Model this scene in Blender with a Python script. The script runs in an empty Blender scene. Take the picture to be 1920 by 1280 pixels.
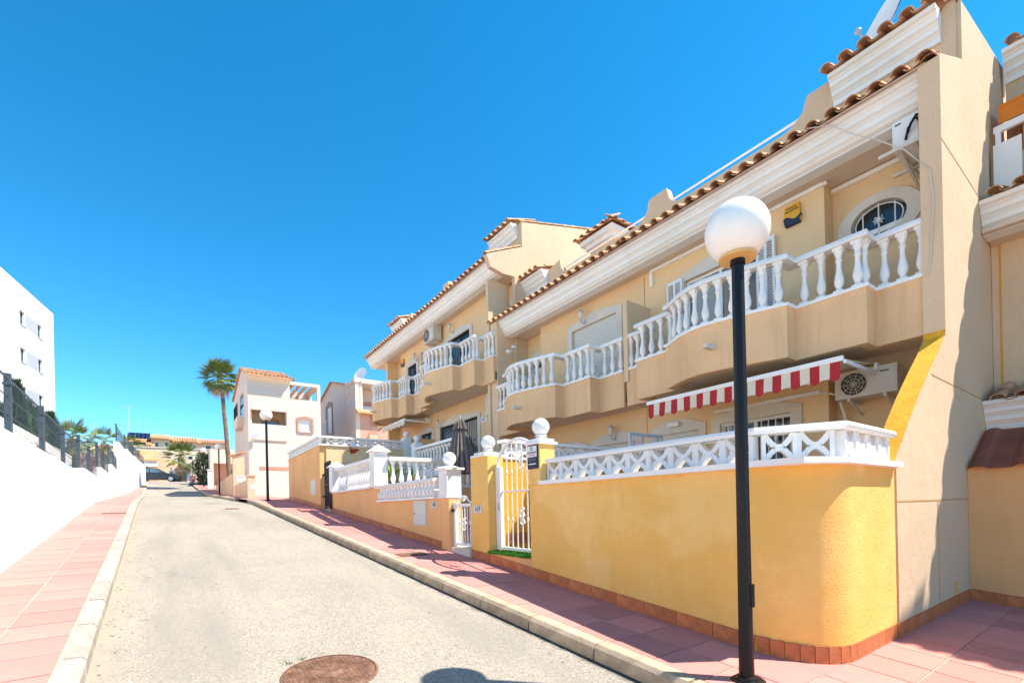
import bpy, bmesh, math, random
from mathutils import Vector, Matrix
R = math.radians
random.seed(7)
SC = bpy.context.scene
COL = SC.collection

# ------------------------------------------------------------------ camera, sky, sun, exposure
EYE = Vector((0, 0, 1.55)); FPX = 880.0; PX0, PY0 = 960.0, 950.0; ROLL = 0.022; YAW = math.atan(630 / 880)
FW = Vector((math.sin(YAW), math.cos(YAW), 0)); RT = Vector((math.cos(YAW), -math.sin(YAW), 0)); UP = Vector((0, 0, 1))
cam = bpy.data.cameras.new('camera'); camo = bpy.data.objects.new('camera', cam); COL.objects.link(camo)
cam.sensor_fit = 'HORIZONTAL'; cam.sensor_width = 36; cam.lens = FPX / 1920 * 36
cam.shift_x = 0; cam.shift_y = (PY0 - 640) / 1920; cam.clip_start = .05; cam.clip_end = 2000
cr, sr = math.cos(ROLL), math.sin(ROLL)
ax, ay, az = RT * cr - UP * sr, RT * sr + UP * cr, -FW
camo.matrix_world = Matrix(((ax.x, ay.x, az.x, 0), (ax.y, ay.y, az.y, 0), (ax.z, ay.z, az.z, EYE.z), (0, 0, 0, 1)))
SC.camera = camo
SUNV = Vector((.51, -.42, 1.0)).normalized()
sun_el = math.asin(SUNV.z); sun_az = math.atan2(SUNV.x, SUNV.y)
W = bpy.data.worlds.new('World'); SC.world = W; W.use_nodes = True
nt = W.node_tree; nt.nodes.clear()
sk = nt.nodes.new('ShaderNodeTexSky'); sk.sky_type = 'NISHITA'; sk.sun_disc = False
sk.sun_elevation = sun_el; sk.sun_rotation = sun_az; sk.altitude = 800; sk.air_density = 0.75; sk.dust_density = 0.0; sk.ozone_density = 2.0
hs = nt.nodes.new('ShaderNodeHueSaturation'); hs.inputs['Saturation'].default_value = 1.36; hs.inputs['Hue'].default_value = .485; hs.inputs['Value'].default_value = 1.0
bg = nt.nodes.new('ShaderNodeBackground'); bg.inputs[1].default_value = .11
ow = nt.nodes.new('ShaderNodeOutputWorld')
nt.links.new(sk.outputs[0], hs.inputs['Color']); nt.links.new(hs.outputs[0], bg.inputs[0]); nt.links.new(bg.outputs[0], ow.inputs[0])
sl = bpy.data.lights.new('sun', 'SUN'); sl.energy = 3.5; sl.angle = R(.53); sl.color = (1, .89, .74)
so = bpy.data.objects.new('sun', sl); COL.objects.link(so); so.rotation_euler = SUNV.to_track_quat('Z', 'Y').to_euler(); so.location = (20, -15, 40)
SC.view_settings.view_transform = 'Standard'; SC.view_settings.look = 'None'; SC.view_settings.gamma = 1
SC.view_settings.exposure = 1.6
try: SC.view_settings.use_curve_mapping = False
except Exception: pass
SC.cycles.max_bounces = 10; SC.cycles.diffuse_bounces = 6

# ------------------------------------------------------------------ photo pixel -> place on a known plane
def ray(x, y):
    u, v = x - PX0, y - PY0
    return FW * FPX + RT * (cr * u - sr * v) + UP * (-sr * u - cr * v)
def onX(x, y, X): r = ray(x, y); return EYE + r * (X / r.x)
def onY(x, y, Y): r = ray(x, y); return EYE + r * (Y / r.y)
def onP(x, y, p, d):           # vertical plane through p along horizontal d
    r = ray(x, y); n = Vector((-d.y, d.x, 0)); return EYE + r * ((p - EYE).dot(n) / r.dot(n))
def interp(v, ks):
    if v <= ks[0][0]: return ks[0][1]
    for (a, b), (c, d) in zip(ks, ks[1:]):
        if v <= c: return b + (d - b) * (v - a) / (c - a)
    return ks[-1][1]
GK = [(-40, -3.8), (1.85, .22), (20.5, 2.01), (39.4, 2.92), (50, 3.85), (62, 5.2), (75, 5.6), (160, 6.0)]
def g(Y): return interp(Y, GK)
def gs(Y): return math.atan((g(Y + .2) - g(Y - .2)) / .4)
KR = lambda Y: 3.06 - .031 * Y      # right kerb, road side
KL = lambda Y: -.42 - .031 * Y      # left kerb, road side
LW = lambda Y: -1.55 - .03 * Y      # left wall face

# ------------------------------------------------------------------ materials
MATS = {}
def nodes(name):
    m = bpy.data.materials.new(name); m.use_nodes = True; t = m.node_tree
    b = t.nodes['Principled BSDF']; return m, t, b
def N(t, ty, **k):
    n = t.nodes.new(ty)
    for a, v in k.items():
        if a in n.inputs: n.inputs[a].default_value = v
        else: setattr(n, a, v)
    return n
def noise(t, src, scale, detail=4, rough=.55):
    n = N(t, 'ShaderNodeTexNoise'); n.inputs['Scale'].default_value = scale; n.inputs['Detail'].default_value = detail; n.inputs['Roughness'].default_value = rough
    t.links.new(src, n.inputs['Vector']); return n.outputs[0]
def ramp(t, src, p0, p1, c0=(0, 0, 0, 1), c1=(1, 1, 1, 1)):
    n = N(t, 'ShaderNodeValToRGB'); e = n.color_ramp.elements
    e[0].position = p0; e[1].position = p1; e[0].color = c0; e[1].color = c1
    t.links.new(src, n.inputs[0]); return n.outputs[0]
def mix(t, fac, a, b, mode='MIX'):
    n = N(t, 'ShaderNodeMix', data_type='RGBA', blend_type=mode)
    for i, v in ((0, fac), (6, a), (7, b)):
        if hasattr(v, 'node'): t.links.new(v, n.inputs[i])
        else: n.inputs[i].default_value = v if i == 0 else (tuple(v) + (1,))[:4]
    return n.outputs[2]
def mul(c, k): return tuple(min(1, x * k) for x in c)
def mat(name, col, rough=.8, blotch=.12, bscale=.9, speck=0, sscale=90, speckcol=None, bump=0, bumpscale=150, streak=0, streakcol=None,
        rnd=0, metal=0, spec=.3, trans=0, emit=0, subs=0, fine=0):
    m, t, b = nodes(name); tc = N(t, 'ShaderNodeTexCoord').outputs['Object']
    c = None
    base = tuple(col)
    if blotch:
        c = mix(t, ramp(t, noise(t, tc, bscale, 5, .6), .3, .7), mul(base, 1 - blotch), mul(base, 1 + blotch))
    else: c = base
    if fine:
        c = mix(t, ramp(t, noise(t, tc, bscale * 9, 5, .7), .3, .7), c, mul(base, 1 - fine)) if True else c
    if speck:
        s = ramp(t, noise(t, tc, sscale, 3, .7), .56, .68)
        f = N(t, 'ShaderNodeMath', operation='MULTIPLY'); t.links.new(s, f.inputs[0]); f.inputs[1].default_value = speck
        c = mix(t, f.outputs[0], c, speckcol or mul(base, .45))
    if streak:
        mp = N(t, 'ShaderNodeMapping'); mp.inputs['Scale'].default_value = (5, 5, .45); t.links.new(tc, mp.inputs[0])
        s = ramp(t, noise(t, mp.outputs[0], 1.0, 5, .65), .52, .78)
        f = N(t, 'ShaderNodeMath', operation='MULTIPLY'); t.links.new(s, f.inputs[0]); f.inputs[1].default_value = streak
        c = mix(t, f.outputs[0], c, streakcol or mul(base, .6))
    if rnd:
        oi = N(t, 'ShaderNodeObjectInfo').outputs['Random']
        mr = N(t, 'ShaderNodeMapRange'); t.links.new(oi, mr.inputs[0]); mr.inputs[3].default_value = 1 - rnd; mr.inputs[4].default_value = 1 + rnd
        cb = N(t, 'ShaderNodeCombineColor'); [t.links.new(mr.outputs[0], cb.inputs[i]) for i in range(3)]
        c = mix(t, 1.0, c, cb.outputs[0], 'MULTIPLY')
    if hasattr(c, 'node'): t.links.new(c, b.inputs['Base Color'])
    else: b.inputs['Base Color'].default_value = c + (1,)
    b.inputs['Roughness'].default_value = rough; b.inputs['Metallic'].default_value = metal
    b.inputs['Specular IOR Level'].default_value = spec
    if trans: b.inputs['Transmission Weight'].default_value = trans
    if subs: b.inputs['Subsurface Weight'].default_value = subs; b.inputs['Subsurface Radius'].default_value = (.1, .1, .1)
    if bump:
        bp = N(t, 'ShaderNodeBump'); bp.inputs['Strength'].default_value = bump; bp.inputs['Distance'].default_value = .01
        t.links.new(noise(t, tc, bumpscale, 3, .6), bp.inputs['Height'])
        b2 = N(t, 'ShaderNodeBump'); b2.inputs['Strength'].default_value = min(.5, bump); b2.inputs['Distance'].default_value = .02
        t.links.new(noise(t, tc, 5, 4, .6), b2.inputs['Height']); t.links.new(b2.outputs[0], bp.inputs['Normal']); t.links.new(bp.outputs[0], b.inputs['Normal'])
    MATS[name] = m; return m
def M(n): return MATS[n]
mat('tan', (.72, .52, .34), .92, .07, .7, .55, 75, (.38, .24, .12), .5, 90, .22, (.52, .33, .15))
mat('tan_pale', (.63, .475, .33), .92, .06, .7, .35, 75, (.48, .34, .2), .5, 90, .35, (.66, .42, .2))
mat('cream_wall', (.77, .54, .31), .92, .06, .8, .30, 75, (.5, .32, .13), .4, 90)
mat('orange_wall', (.82, .46, .20), .92, .09, .8, .25, 80, (.45, .25, .1), .4, 90, .25, (.55, .3, .1))
mat('parapet', (.77, .50, .28), .92, .07, 1.0, .45, 80, (.40, .24, .1), .5, 90, .35, (.42, .25, .11))
mat('yellow', (.90, .56, .18), .9, .12, 1.1, .14, 60, (.62, .32, .06), .6, 60, .4, (.74, .40, .10), fine=.1)
mat('deep_yellow', (.74, .36, .025), .9, .16, 2.5, .4, 45, (.5, .22, .02), .9, 45)
mat('soffit', (.68, .55, .43), .92, .07, .8, .3, 90, (.4, .32, .24), .3, 110)
mat('joint', (.50, .31, .15), .9, .1, 3)
mat('panel_grey', (.36, .385, .43), .7, .03)
mat('stone', (.64, .59, .52), .85, .07, 2, .35, 90, (.42, .37, .3), .2, 120)
mat('white', (.80, .79, .77), .6, .05, 1.5, 0, bump=.12, bumpscale=60, streak=.2, streakcol=(.58, .52, .44), rnd=.05)
mat('white_clean', (.82, .82, .81), .5, .03, 1.2)
mat('white_wall', (.80, .80, .79), .9, .04, .6, bump=.4, bumpscale=70, streak=.3, streakcol=(.62, .57, .5))
mat('white_shutter', (.74, .75, .76), .5, .03)
mat('louver', (.66, .65, .6), .6, .05)
mat('tile', (.50, .29, .165), .85, .25, 9, .3, 40, (.26, .12, .06), .3, 60, rnd=.22)
mat('skirting', (.48, .16, .065), .45, .3, 9, .25, 14, (.55, .27, .14), .1, 40, rnd=.12)
mat('slab', (.56, .24, .215), .85, .10, 3, .12, 50, (.3, .12, .1), .35, 80, rnd=.13, fine=.14, streak=.12)
mat('slab_left', (.50, .23, .205), .85, .12, 2, .1, 50, (.56, .34, .31), .3, 80, rnd=.1, fine=.1)
mat('mortar', (.52, .36, .29), .95, .15, 4)
mat('kerb', (.43, .34, .245), .9, .25, 5, .25, 45, (.17, .14, .1), .5, 60, rnd=.1)
mat('kerb_left', (.36, .335, .30), .9, .2, 5, .25, 45, (.2, .18, .15), .5, 60, rnd=.1)
mat('concrete', (.42, .38, .33), .9, .15, 3, .2, 60, None, .4, 70)
mat('black_metal', (.004, .0045, .007), .4, .2, 6, spec=.3, bump=.06, bumpscale=30)
mat('grey_metal', (.055, .08, .105), .5, .1, 5)
mat('alu', (.42, .45, .5), .45, .1, 6)
mat('iron', (.02, .02, .022), .5)
mat('glass', (.03, .035, .04), .08, 0, spec=.9)
mat('glass_blue', (.10, .16, .2), .08, 0, spec=.9)
mat('curtain', (.5, .5, .5), .9)
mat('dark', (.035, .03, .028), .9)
mat('ac_body', (.62, .57, .50), .5, .06, 3, streak=.2, streakcol=(.4, .33, .25))
mat('ac_white', (.74, .73, .71), .5, .05, 3)
mat('fan_dark', (.045, .04, .038), .6)
mat('globe', (.86, .84, .80), .35, .03, 3, spec=.4, subs=.25, streak=.15, streakcol=(.7, .62, .5))
mat('lamp_plate', (.66, .42, .15), .6, .1, 8)
mat('red_cloth', (.42, .03, .035), .9, .08, 4)
mat('cream_cloth', (.70, .62, .50), .9, .05, 4)
mat('umbrella', (.17, .145, .135), .9, .12, 6)
mat('alarm_yellow', (.62, .33, .03), .5)
mat('alarm_blue', (.02, .03, .07), .5)
mat('ink', (.02, .025, .06), .6)
mat('navy', (.012, .02, .06), .5)
mat('sign_white', (.75, .75, .74), .5)
mat('rust_metal', (.16, .085, .055), .75, .5, 9, .5, 22, (.30, .26, .22), .5, 50)
mat('terracotta_sheet', (.28, .085, .05), .7, .2, 3, rnd=.1)
mat('orange_cloth', (.62, .2, .03), .9, .1, 3)
mat('pink_wall', (.66, .54, .47), .92, .05, .5, .08, 60, None, .3, 60, .18, (.62, .44, .32))
mat('pale_wall', (.58, .52, .47), .92, .05, .5, .06, 60, None, .3, 60, .2, (.66, .5, .36))
mat('rose_wall', (.60, .33, .25), .92, .06, .6)
mat('red_trim', (.45, .24, .18), .85, .1, 3)
mat('peach_wall', (.68, .46, .31), .92, .08, .6, streak=.15)
mat('far_roof', (.52, .27, .14), .9, .25, 3, .3, 14, (.3, .14, .07))
mat('far_wall', (.66, .56, .43), .9, .1, .5)
mat('solar', (.015, .025, .06), .2, spec=.8)
mat('car_paint', (.012, .018, .03), .25, 0, spec=.7)
mat('car_beige', (.5, .46, .4), .35, 0, spec=.6)
mat('tyre', (.02, .02, .02), .8)
mat('trunk', (.20, .145, .10), .95, .35, 4, .5, 22, (.1, .07, .05), .8, 30)
mat('palm_leaf', (.15, .19, .04), .6, .35, .9, rnd=.3)
mat('palm_dry', (.42, .30, .16), .9, .2, 2)
mat('conifer', (.045, .085, .035), .8, .35, 3)
mat('shrub', (.055, .10, .03), .8, .35, 3)
mat('lime_leaf', (.16, .24, .035), .7, .3, 3)
mat('blossom', (.55, .035, .16), .7, .3, 5)
mat('blossom_red', (.55, .05, .06), .7, .3, 5)
mat('twig', (.30, .25, .24), .9, .2, 4)
mat('flower_red', (.45, .05, .02), .7, .2, 9)
mat('turf', (.035, .16, .015), .9, .3, 20)
mat('ground', (.42, .34, .25), .95, .2, .3)
mat('paint_white', (.7, .7, .68), .8)
mat('cable', (.62, .55, .45), .7)
mat('litter', (.26, .18, .10), .9, .3, 30)
mat('weed', (.12, .16, .03), .8)
def cracks(t, tc, c, scale, width, col, mask, amt=.3):
    wv = N(t, 'ShaderNodeVectorMath', operation='MULTIPLY_ADD'); nz = N(t, 'ShaderNodeTexNoise'); nz.inputs['Scale'].default_value = scale * 6; nz.inputs['Detail'].default_value = 5; t.links.new(tc, nz.inputs['Vector'])
    t.links.new(nz.outputs[1], wv.inputs[0]); wv.inputs[1].default_value = (.22 / scale,) * 3; t.links.new(tc, wv.inputs[2])
    v = N(t, 'ShaderNodeTexVoronoi', feature='DISTANCE_TO_EDGE'); v.inputs['Scale'].default_value = scale; t.links.new(wv.outputs[0], v.inputs['Vector'])
    f = ramp(t, v.outputs['Distance'], width * .3, width, (1, 1, 1, 1), (0, 0, 0, 1)); k = ramp(t, noise(t, tc, scale * 1.1, 3, .6), mask, mask + .06)
    m = N(t, 'ShaderNodeMath', operation='MULTIPLY'); t.links.new(f, m.inputs[0]); t.links.new(k, m.inputs[1])
    m2 = N(t, 'ShaderNodeMath', operation='MULTIPLY'); t.links.new(m.outputs[0], m2.inputs[0]); m2.inputs[1].default_value = amt
    return mix(t, m2.outputs[0], c, col)
def stain_band(name, z, col):
    m = M(name); t = m.node_tree; b = t.nodes['Principled BSDF']; lk = b.inputs['Base Color'].links[0]; src = lk.from_socket
    tc = N(t, 'ShaderNodeTexCoord').outputs['Object']; sp = N(t, 'ShaderNodeSeparateXYZ'); t.links.new(tc, sp.inputs[0])
    nz = N(t, 'ShaderNodeMath', operation='MULTIPLY_ADD'); t.links.new(noise(t, tc, 2.2, 5, .6), nz.inputs[0]); nz.inputs[1].default_value = .5; t.links.new(sp.outputs[2], nz.inputs[2])
    f = ramp(t, nz.outputs[0], z + .15, z + .38, (.75, .75, .75, 1), (0, 0, 0, 1)); f2 = ramp(t, noise(t, tc, 1.3, 4, .6), .35, .65)
    ml = N(t, 'ShaderNodeMath', operation='MULTIPLY'); t.links.new(f, ml.inputs[0]); t.links.new(f2, ml.inputs[1])
    c = mix(t, ml.outputs[0], src, col); pat = ramp(t, noise(t, tc, .8, 3, .5), .56, .6, (0, 0, 0, 1), (.4, .4, .4, 1)); c = mix(t, pat, c, (.92, .62, .25))
    t.links.new(cracks(t, tc, c, 1.6, .007, (.6, .32, .07), .57, .3), b.inputs['Base Color'])
stain_band('yellow', .9, (.82, .45, .10))
# asphalt: worn, pale chippings with dark and light stones and tyre-worn patches
def asphalt():
    m, t, b = nodes('asphalt'); tc = N(t, 'ShaderNodeTexCoord').outputs['Object']
    c = mix(t, ramp(t, noise(t, tc, .45, 6, .62), .35, .66), (.262, .243, .212), (.335, .302, .255))
    c = mix(t, ramp(t, noise(t, tc, 1.7, 5, .7), .5, .8), c, (.34, .308, .262))
    vo = N(t, 'ShaderNodeTexVoronoi'); vo.inputs['Scale'].default_value = 95; t.links.new(tc, vo.inputs['Vector'])
    sp = N(t, 'ShaderNodeSeparateColor'); t.links.new(vo.outputs['Color'], sp.inputs[0])
    c = mix(t, ramp(t, sp.outputs[0], .74, 1.0), c, (.14, .13, .115))
    c = mix(t, ramp(t, sp.outputs[1], .78, 1.0), c, (.44, .405, .35))
    c = mix(t, ramp(t, noise(t, tc, 7, 4, .7), .66, .74), c, (.40, .35, .28))
    mp = N(t, 'ShaderNodeMapping'); mp.inputs['Scale'].default_value = (1.1, .12, 1); t.links.new(tc, mp.inputs[0])
    c = mix(t, ramp(t, noise(t, mp.outputs[0], 1.2, 5, .6), .5, .75), c, (.225, .212, .19))
    sx = N(t, 'ShaderNodeSeparateXYZ'); t.links.new(tc, sx.inputs[0]); md = N(t, 'ShaderNodeMath', operation='MULTIPLY_ADD'); t.links.new(sx.outputs[1], md.inputs[0]); md.inputs[1].default_value = .031; t.links.new(sx.outputs[0], md.inputs[2])
    nz = N(t, 'ShaderNodeMath', operation='MULTIPLY_ADD'); t.links.new(noise(t, tc, 3, 5, .7), nz.inputs[0]); nz.inputs[1].default_value = .7; t.links.new(md.outputs[0], nz.inputs[2])
    c = mix(t, ramp(t, nz.outputs[0], -.02, .18, (.55, .55, .55, 1), (0, 0, 0, 1)), c, (.36, .305, .235))
    c = cracks(t, tc, c, .55, .009, (.12, .11, .10), .56, .35)
    nz2 = N(t, 'ShaderNodeMath', operation='MULTIPLY_ADD'); t.links.new(noise(t, tc, 4, 5, .7), nz2.inputs[0]); nz2.inputs[1].default_value = .2; t.links.new(md.outputs[0], nz2.inputs[2])
    mrr = N(t, 'ShaderNodeMapRange'); t.links.new(nz2.outputs[0], mrr.inputs[0]); mrr.inputs[1].default_value = 3.06; mrr.inputs[2].default_value = 3.14
    c = mix(t, mrr.outputs[0], c, (.07, .065, .06))
    t.links.new(c, b.inputs['Base Color']); b.inputs['Roughness'].default_value = .93; b.inputs['Specular IOR Level'].default_value = .2
    bp = N(t, 'ShaderNodeBump'); bp.inputs['Strength'].default_value = .4; bp.inputs['Distance'].default_value = .004
    t.links.new(vo.outputs['Distance'], bp.inputs['Height']); t.links.new(bp.outputs[0], b.inputs['Normal'])
    MATS['asphalt'] = m
asphalt()

# ------------------------------------------------------------------ mesh builder
class MB:
    def __init__(s, o=(0, 0, 0)): s.v = []; s.f = []; s.o = o
    def p(s, *q): s.v.append((q[0] + s.o[0], q[1] + s.o[1], q[2] + s.o[2])); return len(s.v) - 1
    def quad(s, *ps): s.f.append([s.p(*q) for q in ps]); return s
    def box(s, x0, x1, y0, y1, z0, z1):
        i = [s.p(x, y, z) for z in (z0, z1) for x, y in ((x0, y0), (x1, y0), (x1, y1), (x0, y1))]
        for f in ((3, 2, 1, 0), (4, 5, 6, 7), (0, 1, 5, 4), (1, 2, 6, 5), (2, 3, 7, 6), (3, 0, 4, 7)): s.f.append([i[k] for k in f])
        return s
    def prism(s, poly, ax, a, b):
        m = {'X': lambda u, v, w: (w, u, v), 'Y': lambda u, v, w: (u, w, v), 'Z': lambda u, v, w: (u, v, w)}[ax]
        n = len(poly); A = [s.p(*m(u, v, a)) for u, v in poly]; B = [s.p(*m(u, v, b)) for u, v in poly]
        s.f += [A[::-1], B] + [[A[i], A[(i + 1) % n], B[(i + 1) % n], B[i]] for i in range(n)]
        return s
    def lathe(s, prof, c=(0, 0, 0), n=12, cap=True):
        rings = []
        for r, z in prof:
            rings.append([s.p(c[0] + r * math.cos(2 * math.pi * k / n), c[1] + r * math.sin(2 * math.pi * k / n), c[2] + z) for k in range(n)])
        for A, B in zip(rings, rings[1:]):
            for k in range(n): s.f.append([A[k], A[(k + 1) % n], B[(k + 1) % n], B[k]])
        if cap: s.f += [rings[0][::-1], rings[-1]]
        return s
    def sphere(s, c, r, n=16, m=10, sz=1):
        return s.lathe([(max(r * math.sin(math.pi * k / m), .0015), -r * sz * math.cos(math.pi * k / m)) for k in range(m + 1)], c, n)
    def tube(s, pts, r, n=6):
        pts = [Vector(p) for p in pts]; rings = []
        for i, P in enumerate(pts):
            d = (pts[min(i + 1, len(pts) - 1)] - pts[max(i - 1, 0)]).normalized()
            a = d.cross(Vector((0, 0, 1)) if abs(d.z) < .9 else Vector((1, 0, 0))).normalized(); b = d.cross(a)
            rr = r[i] if isinstance(r, (list, tuple)) else r
            rings.append([s.p(*(P + (a * math.cos(2 * math.pi * k / n) + b * math.sin(2 * math.pi * k / n)) * rr)) for k in range(n)])
        for A, B in zip(rings, rings[1:]):
            for k in range(n): s.f.append([A[k], A[(k + 1) % n], B[(k + 1) % n], B[k]])
        s.f += [rings[0][::-1], rings[-1]]; return s
    def bar(s, p, q, w, d=None, up=(0, 0, 1)):
        p, q = Vector(p), Vector(q); t = (q - p).normalized(); u = Vector(up)
        if abs(t.dot(u)) > .95: u = Vector((1, 0, 0))
        a = t.cross(u).normalized() * w / 2; b = a.cross(t).normalized() * (d or w) / 2
        i = [s.p(*(P + sa * a + sb * b)) for P in (p, q) for sa, sb in ((-1, -1), (1, -1), (1, 1), (-1, 1))]
        for f in ((3, 2, 1, 0), (4, 5, 6, 7), (0, 1, 5, 4), (1, 2, 6, 5), (2, 3, 7, 6), (3, 0, 4, 7)): s.f.append([i[k] for k in f])
        return s
    def sweep(s, path, prof):      # path in plan; profile (offset to the left, z)
        P = [Vector(q) for q in path]; n = len(P); rings = []
        nr = []
        for a, b in zip(P, P[1:]): d = (b - a).normalized(); nr.append(Vector((-d.y, d.x)))
        for i, q in enumerate(P):
            n1 = nr[max(i - 1, 0)]; n2 = nr[min(i, n - 2)]; m = (n1 + n2) / max(.35, 1 + n1.dot(n2))
            rings.append([s.p(q.x + m.x * o, q.y + m.y * o, z) for o, z in prof])
        k = len(prof)
        for A, B in zip(rings, rings[1:]):
            for j in range(k): s.f.append([A[j], A[(j + 1) % k], B[(j + 1) % k], B[j]])
        s.f += [rings[0][::-1], rings[-1]]; return s
    def wall(s, ax, pos, th, u0, u1, z0, z1, holes):    # wall slab facing -ax with rectangular openings
        us = sorted({u0, u1} | {h for H in holes for h in H[:2] if u0 < h < u1}); zs = sorted({z0, z1} | {h for H in holes for h in H[2:] if z0 < h < z1})
        P = (lambda w, u, z: (w, u, z)) if ax == 'X' else (lambda w, u, z: (u, w, z))
        solid = {}
        for i in range(len(us) - 1):
            for j in range(len(zs) - 1):
                cu, cz = (us[i] + us[i + 1]) / 2, (zs[j] + zs[j + 1]) / 2
                solid[i, j] = not any(h[0] < cu < h[1] and h[2] < cz < h[3] for h in holes)
        for (i, j), ok in solid.items():
            if not ok: continue
            a, b, c, d = us[i], us[i + 1], zs[j], zs[j + 1]
            for w in (pos, pos + th): s.quad(P(w, a, c), P(w, b, c), P(w, b, d), P(w, a, d))
            for di, dj, e in ((-1, 0, ((a, c), (a, d))), (1, 0, ((b, c), (b, d))), (0, -1, ((a, c), (b, c))), (0, 1, ((a, d), (b, d)))):
                if not solid.get((i + di, j + dj), False):
                    (e0, f0), (e1, f1) = e; s.quad(P(pos, e0, f0), P(pos + th, e0, f0), P(pos + th, e1, f1), P(pos, e1, f1))
        return s
    def mesh(s, name, m, smooth=False):
        me = bpy.data.meshes.new(name); me.from_pydata(s.v, [], s.f); bm = bmesh.new(); bm.from_mesh(me)
        bmesh.ops.remove_doubles(bm, verts=bm.verts, dist=1e-5); bmesh.ops.recalc_face_normals(bm, faces=bm.faces)
        if smooth:
            for f in bm.faces: f.smooth = True
            for e in bm.edges:
                if len(e.link_faces) == 2 and e.calc_face_angle(0) > R(38): e.smooth = False
        bm.to_mesh(me); bm.free(); me.materials.append(M(m)); return me
    def raw(s, name, m):
        me = bpy.data.meshes.new(name); me.from_pydata(s.v, [], s.f); me.materials.append(M(m)); return me
def add(name, mb, m=None, parent=None, loc=None, rot=None, smooth=False, local=False, kind=None, label=None):
    me = mb.mesh(name, m, smooth) if isinstance(mb, MB) else mb
    o = bpy.data.objects.new(name, me); COL.objects.link(o)
    if parent:
        o.parent = parent
        if parent.type == 'EMPTY' and not local: o.matrix_parent_inverse = Matrix.Translation(-parent.location)
    if loc: o.location = loc
    if rot: o.rotation_euler = rot
    if kind: o['kind'] = kind
    if label: o['label'] = label
    return o
def tag(o, label, cat, group=None):
    o['label'] = label; o['category'] = cat
    if group: o['group'] = group
    return o
def thing(name, label, cat, loc, group=None, rz=0):
    o = bpy.data.objects.new(name, None); COL.objects.link(o); o.location = loc; o.rotation_euler.z = rz; o.empty_display_size = .2
    return tag(o, label, cat, group)
def copy_tree(o, parent=None):
    c = o.copy(); COL.objects.link(c)
    if parent: c.parent = parent
    for ch in o.children: copy_tree(ch, c)
    return c
_tc = {}
def text_mesh(txt, size, m, ext=.002):
    cu = bpy.data.curves.new('txt', 'FONT'); cu.body = txt; cu.size = size; cu.extrude = ext; cu.align_x = 'CENTER'; cu.align_y = 'CENTER'; cu.resolution_u = 3
    o = bpy.data.objects.new('txt', cu); COL.objects.link(o)
    me = bpy.data.meshes.new_from_object(o.evaluated_get(bpy.context.evaluated_depsgraph_get())); bpy.data.objects.remove(o)
    me.materials.clear(); me.materials.append(M(m)); return me
FACE_W = (R(90), 0, R(-90))       # text that faces -X, reads from the street
def struct(o): o['kind'] = 'structure'; return o

# ------------------------------------------------------------------ ground, road, pavements
YS = [-30, -12, -6, -3, 0, 1, 1.85, 3, 5, 8, 12, 16, 20.5, 24, 28, 33, 39.4, 44, 50, 56, 62, 68, 75, 100, 160, 400]
def strip(f0, f1, dz, ys=YS):
    m = MB()
    for a, b in zip(ys, ys[1:]): m.quad((f0(a), a, g(a) + dz), (f1(a), a, g(a) + dz), (f1(b), b, g(b) + dz), (f0(b), b, g(b) + dz))
    return m
struct(add('ground', strip(lambda y: -160, lambda y: 200, -.32), 'ground'))
RYS = [y for y in YS if y <= 75]
struct(add('road', strip(lambda y: KL(y) - .1 if y < 56 else -30, lambda y: KR(y) + .1 if y < 56 else 30, -.14, [-12, -6, -3, 0, 1.85, 5, 8, 12, 16, 20.5, 24, 28, 33, 39.4, 44, 50, 55.9, 56, 62, 70]), 'asphalt'))
pr = struct(add('pavement', strip(lambda y: KR(y) + .1, lambda y: 9.0 if y < 1.6 else 4.6, -.007, [-12, -6, -3, 0, 1.59, 1.6, 5, 8, 12, 16, 20.5, 24, 28, 33, 39.4, 44, 50, 55]), 'mortar'))
pl = struct(add('pavement', strip(lambda y: LW(y) - .1, lambda y: KL(y) - .1, -.007, [-6, 0, 1.85, 5, 8, 12, 16, 20.5, 24, 28, 33, 39.4, 44, 50, 55]), 'mortar'))
slab = MB().box(-.215, .215, -.22, .22, -.03, 0).mesh('paving_slab', 'slab')
slab2 = MB().box(-.215, .215, -.218, .218, -.03, 0).mesh('paving_slab', 'slab_left')
P = .45
def slabs(parent, me, x0f, n, ya, yb, lim=None):
    y = ya; c = 0
    while y < yb:
        for i in range(n):
            x = x0f(y) + (i + .5) * .445
            if lim and not lim(x, y): continue
            add('paving_slab', me, parent=parent, loc=(x, y, g(y) + random.uniform(-.002, .002)), rot=(gs(y), 0, .031 if not lim else random.uniform(-.004, .004)))
        y += P
slabs(pr, slab, lambda y: KR(y) + .155, 2, 1.80, 27)
slabs(pr, slab, lambda y: KR(y) + .155 + .89, 1, 5.4, 27, lambda x, y: x < 4.02)
slabs(pr, slab, lambda y: 3.18, 12, -2.25, 1.5, lambda x, y: x < 8.45)
add('edge_strip', strip(lambda y: KR(y) + .155 + .885, lambda y: 4.2, -.004, [1.6, 3, 5, 8, 12, 16, 20.5, 27]), 'slab', pr)
add('corner_strip', MB().quad((4.0, 1.576, g(1.576) - .0045), (4.9, 1.576, g(1.576) - .0045), (4.9, 2.3, g(2.3) - .0045), (4.0, 2.3, g(2.3) - .0045)), 'slab', pr)
add('surface', strip(lambda y: KR(y) + .15, lambda y: 4.5, -.002, [27.2, 28, 33, 39.4, 44, 50, 55]), 'slab', pr)
slabs(pl, slab2, lambda y: KL(y) - .155 - .89, 2, 2.0, 30)
add('edge_strip', strip(lambda y: LW(y), lambda y: KL(y) - .155 - .885, -.004, [-4, 1.85, 5, 8, 12, 16, 20.5, 30.2]), 'slab_left', pl)
add('surface', strip(lambda y: LW(y), lambda y: KL(y) - .15, -.002, [30.2, 33, 39.4, 44, 50, 55]), 'slab_left', pl)
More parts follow.
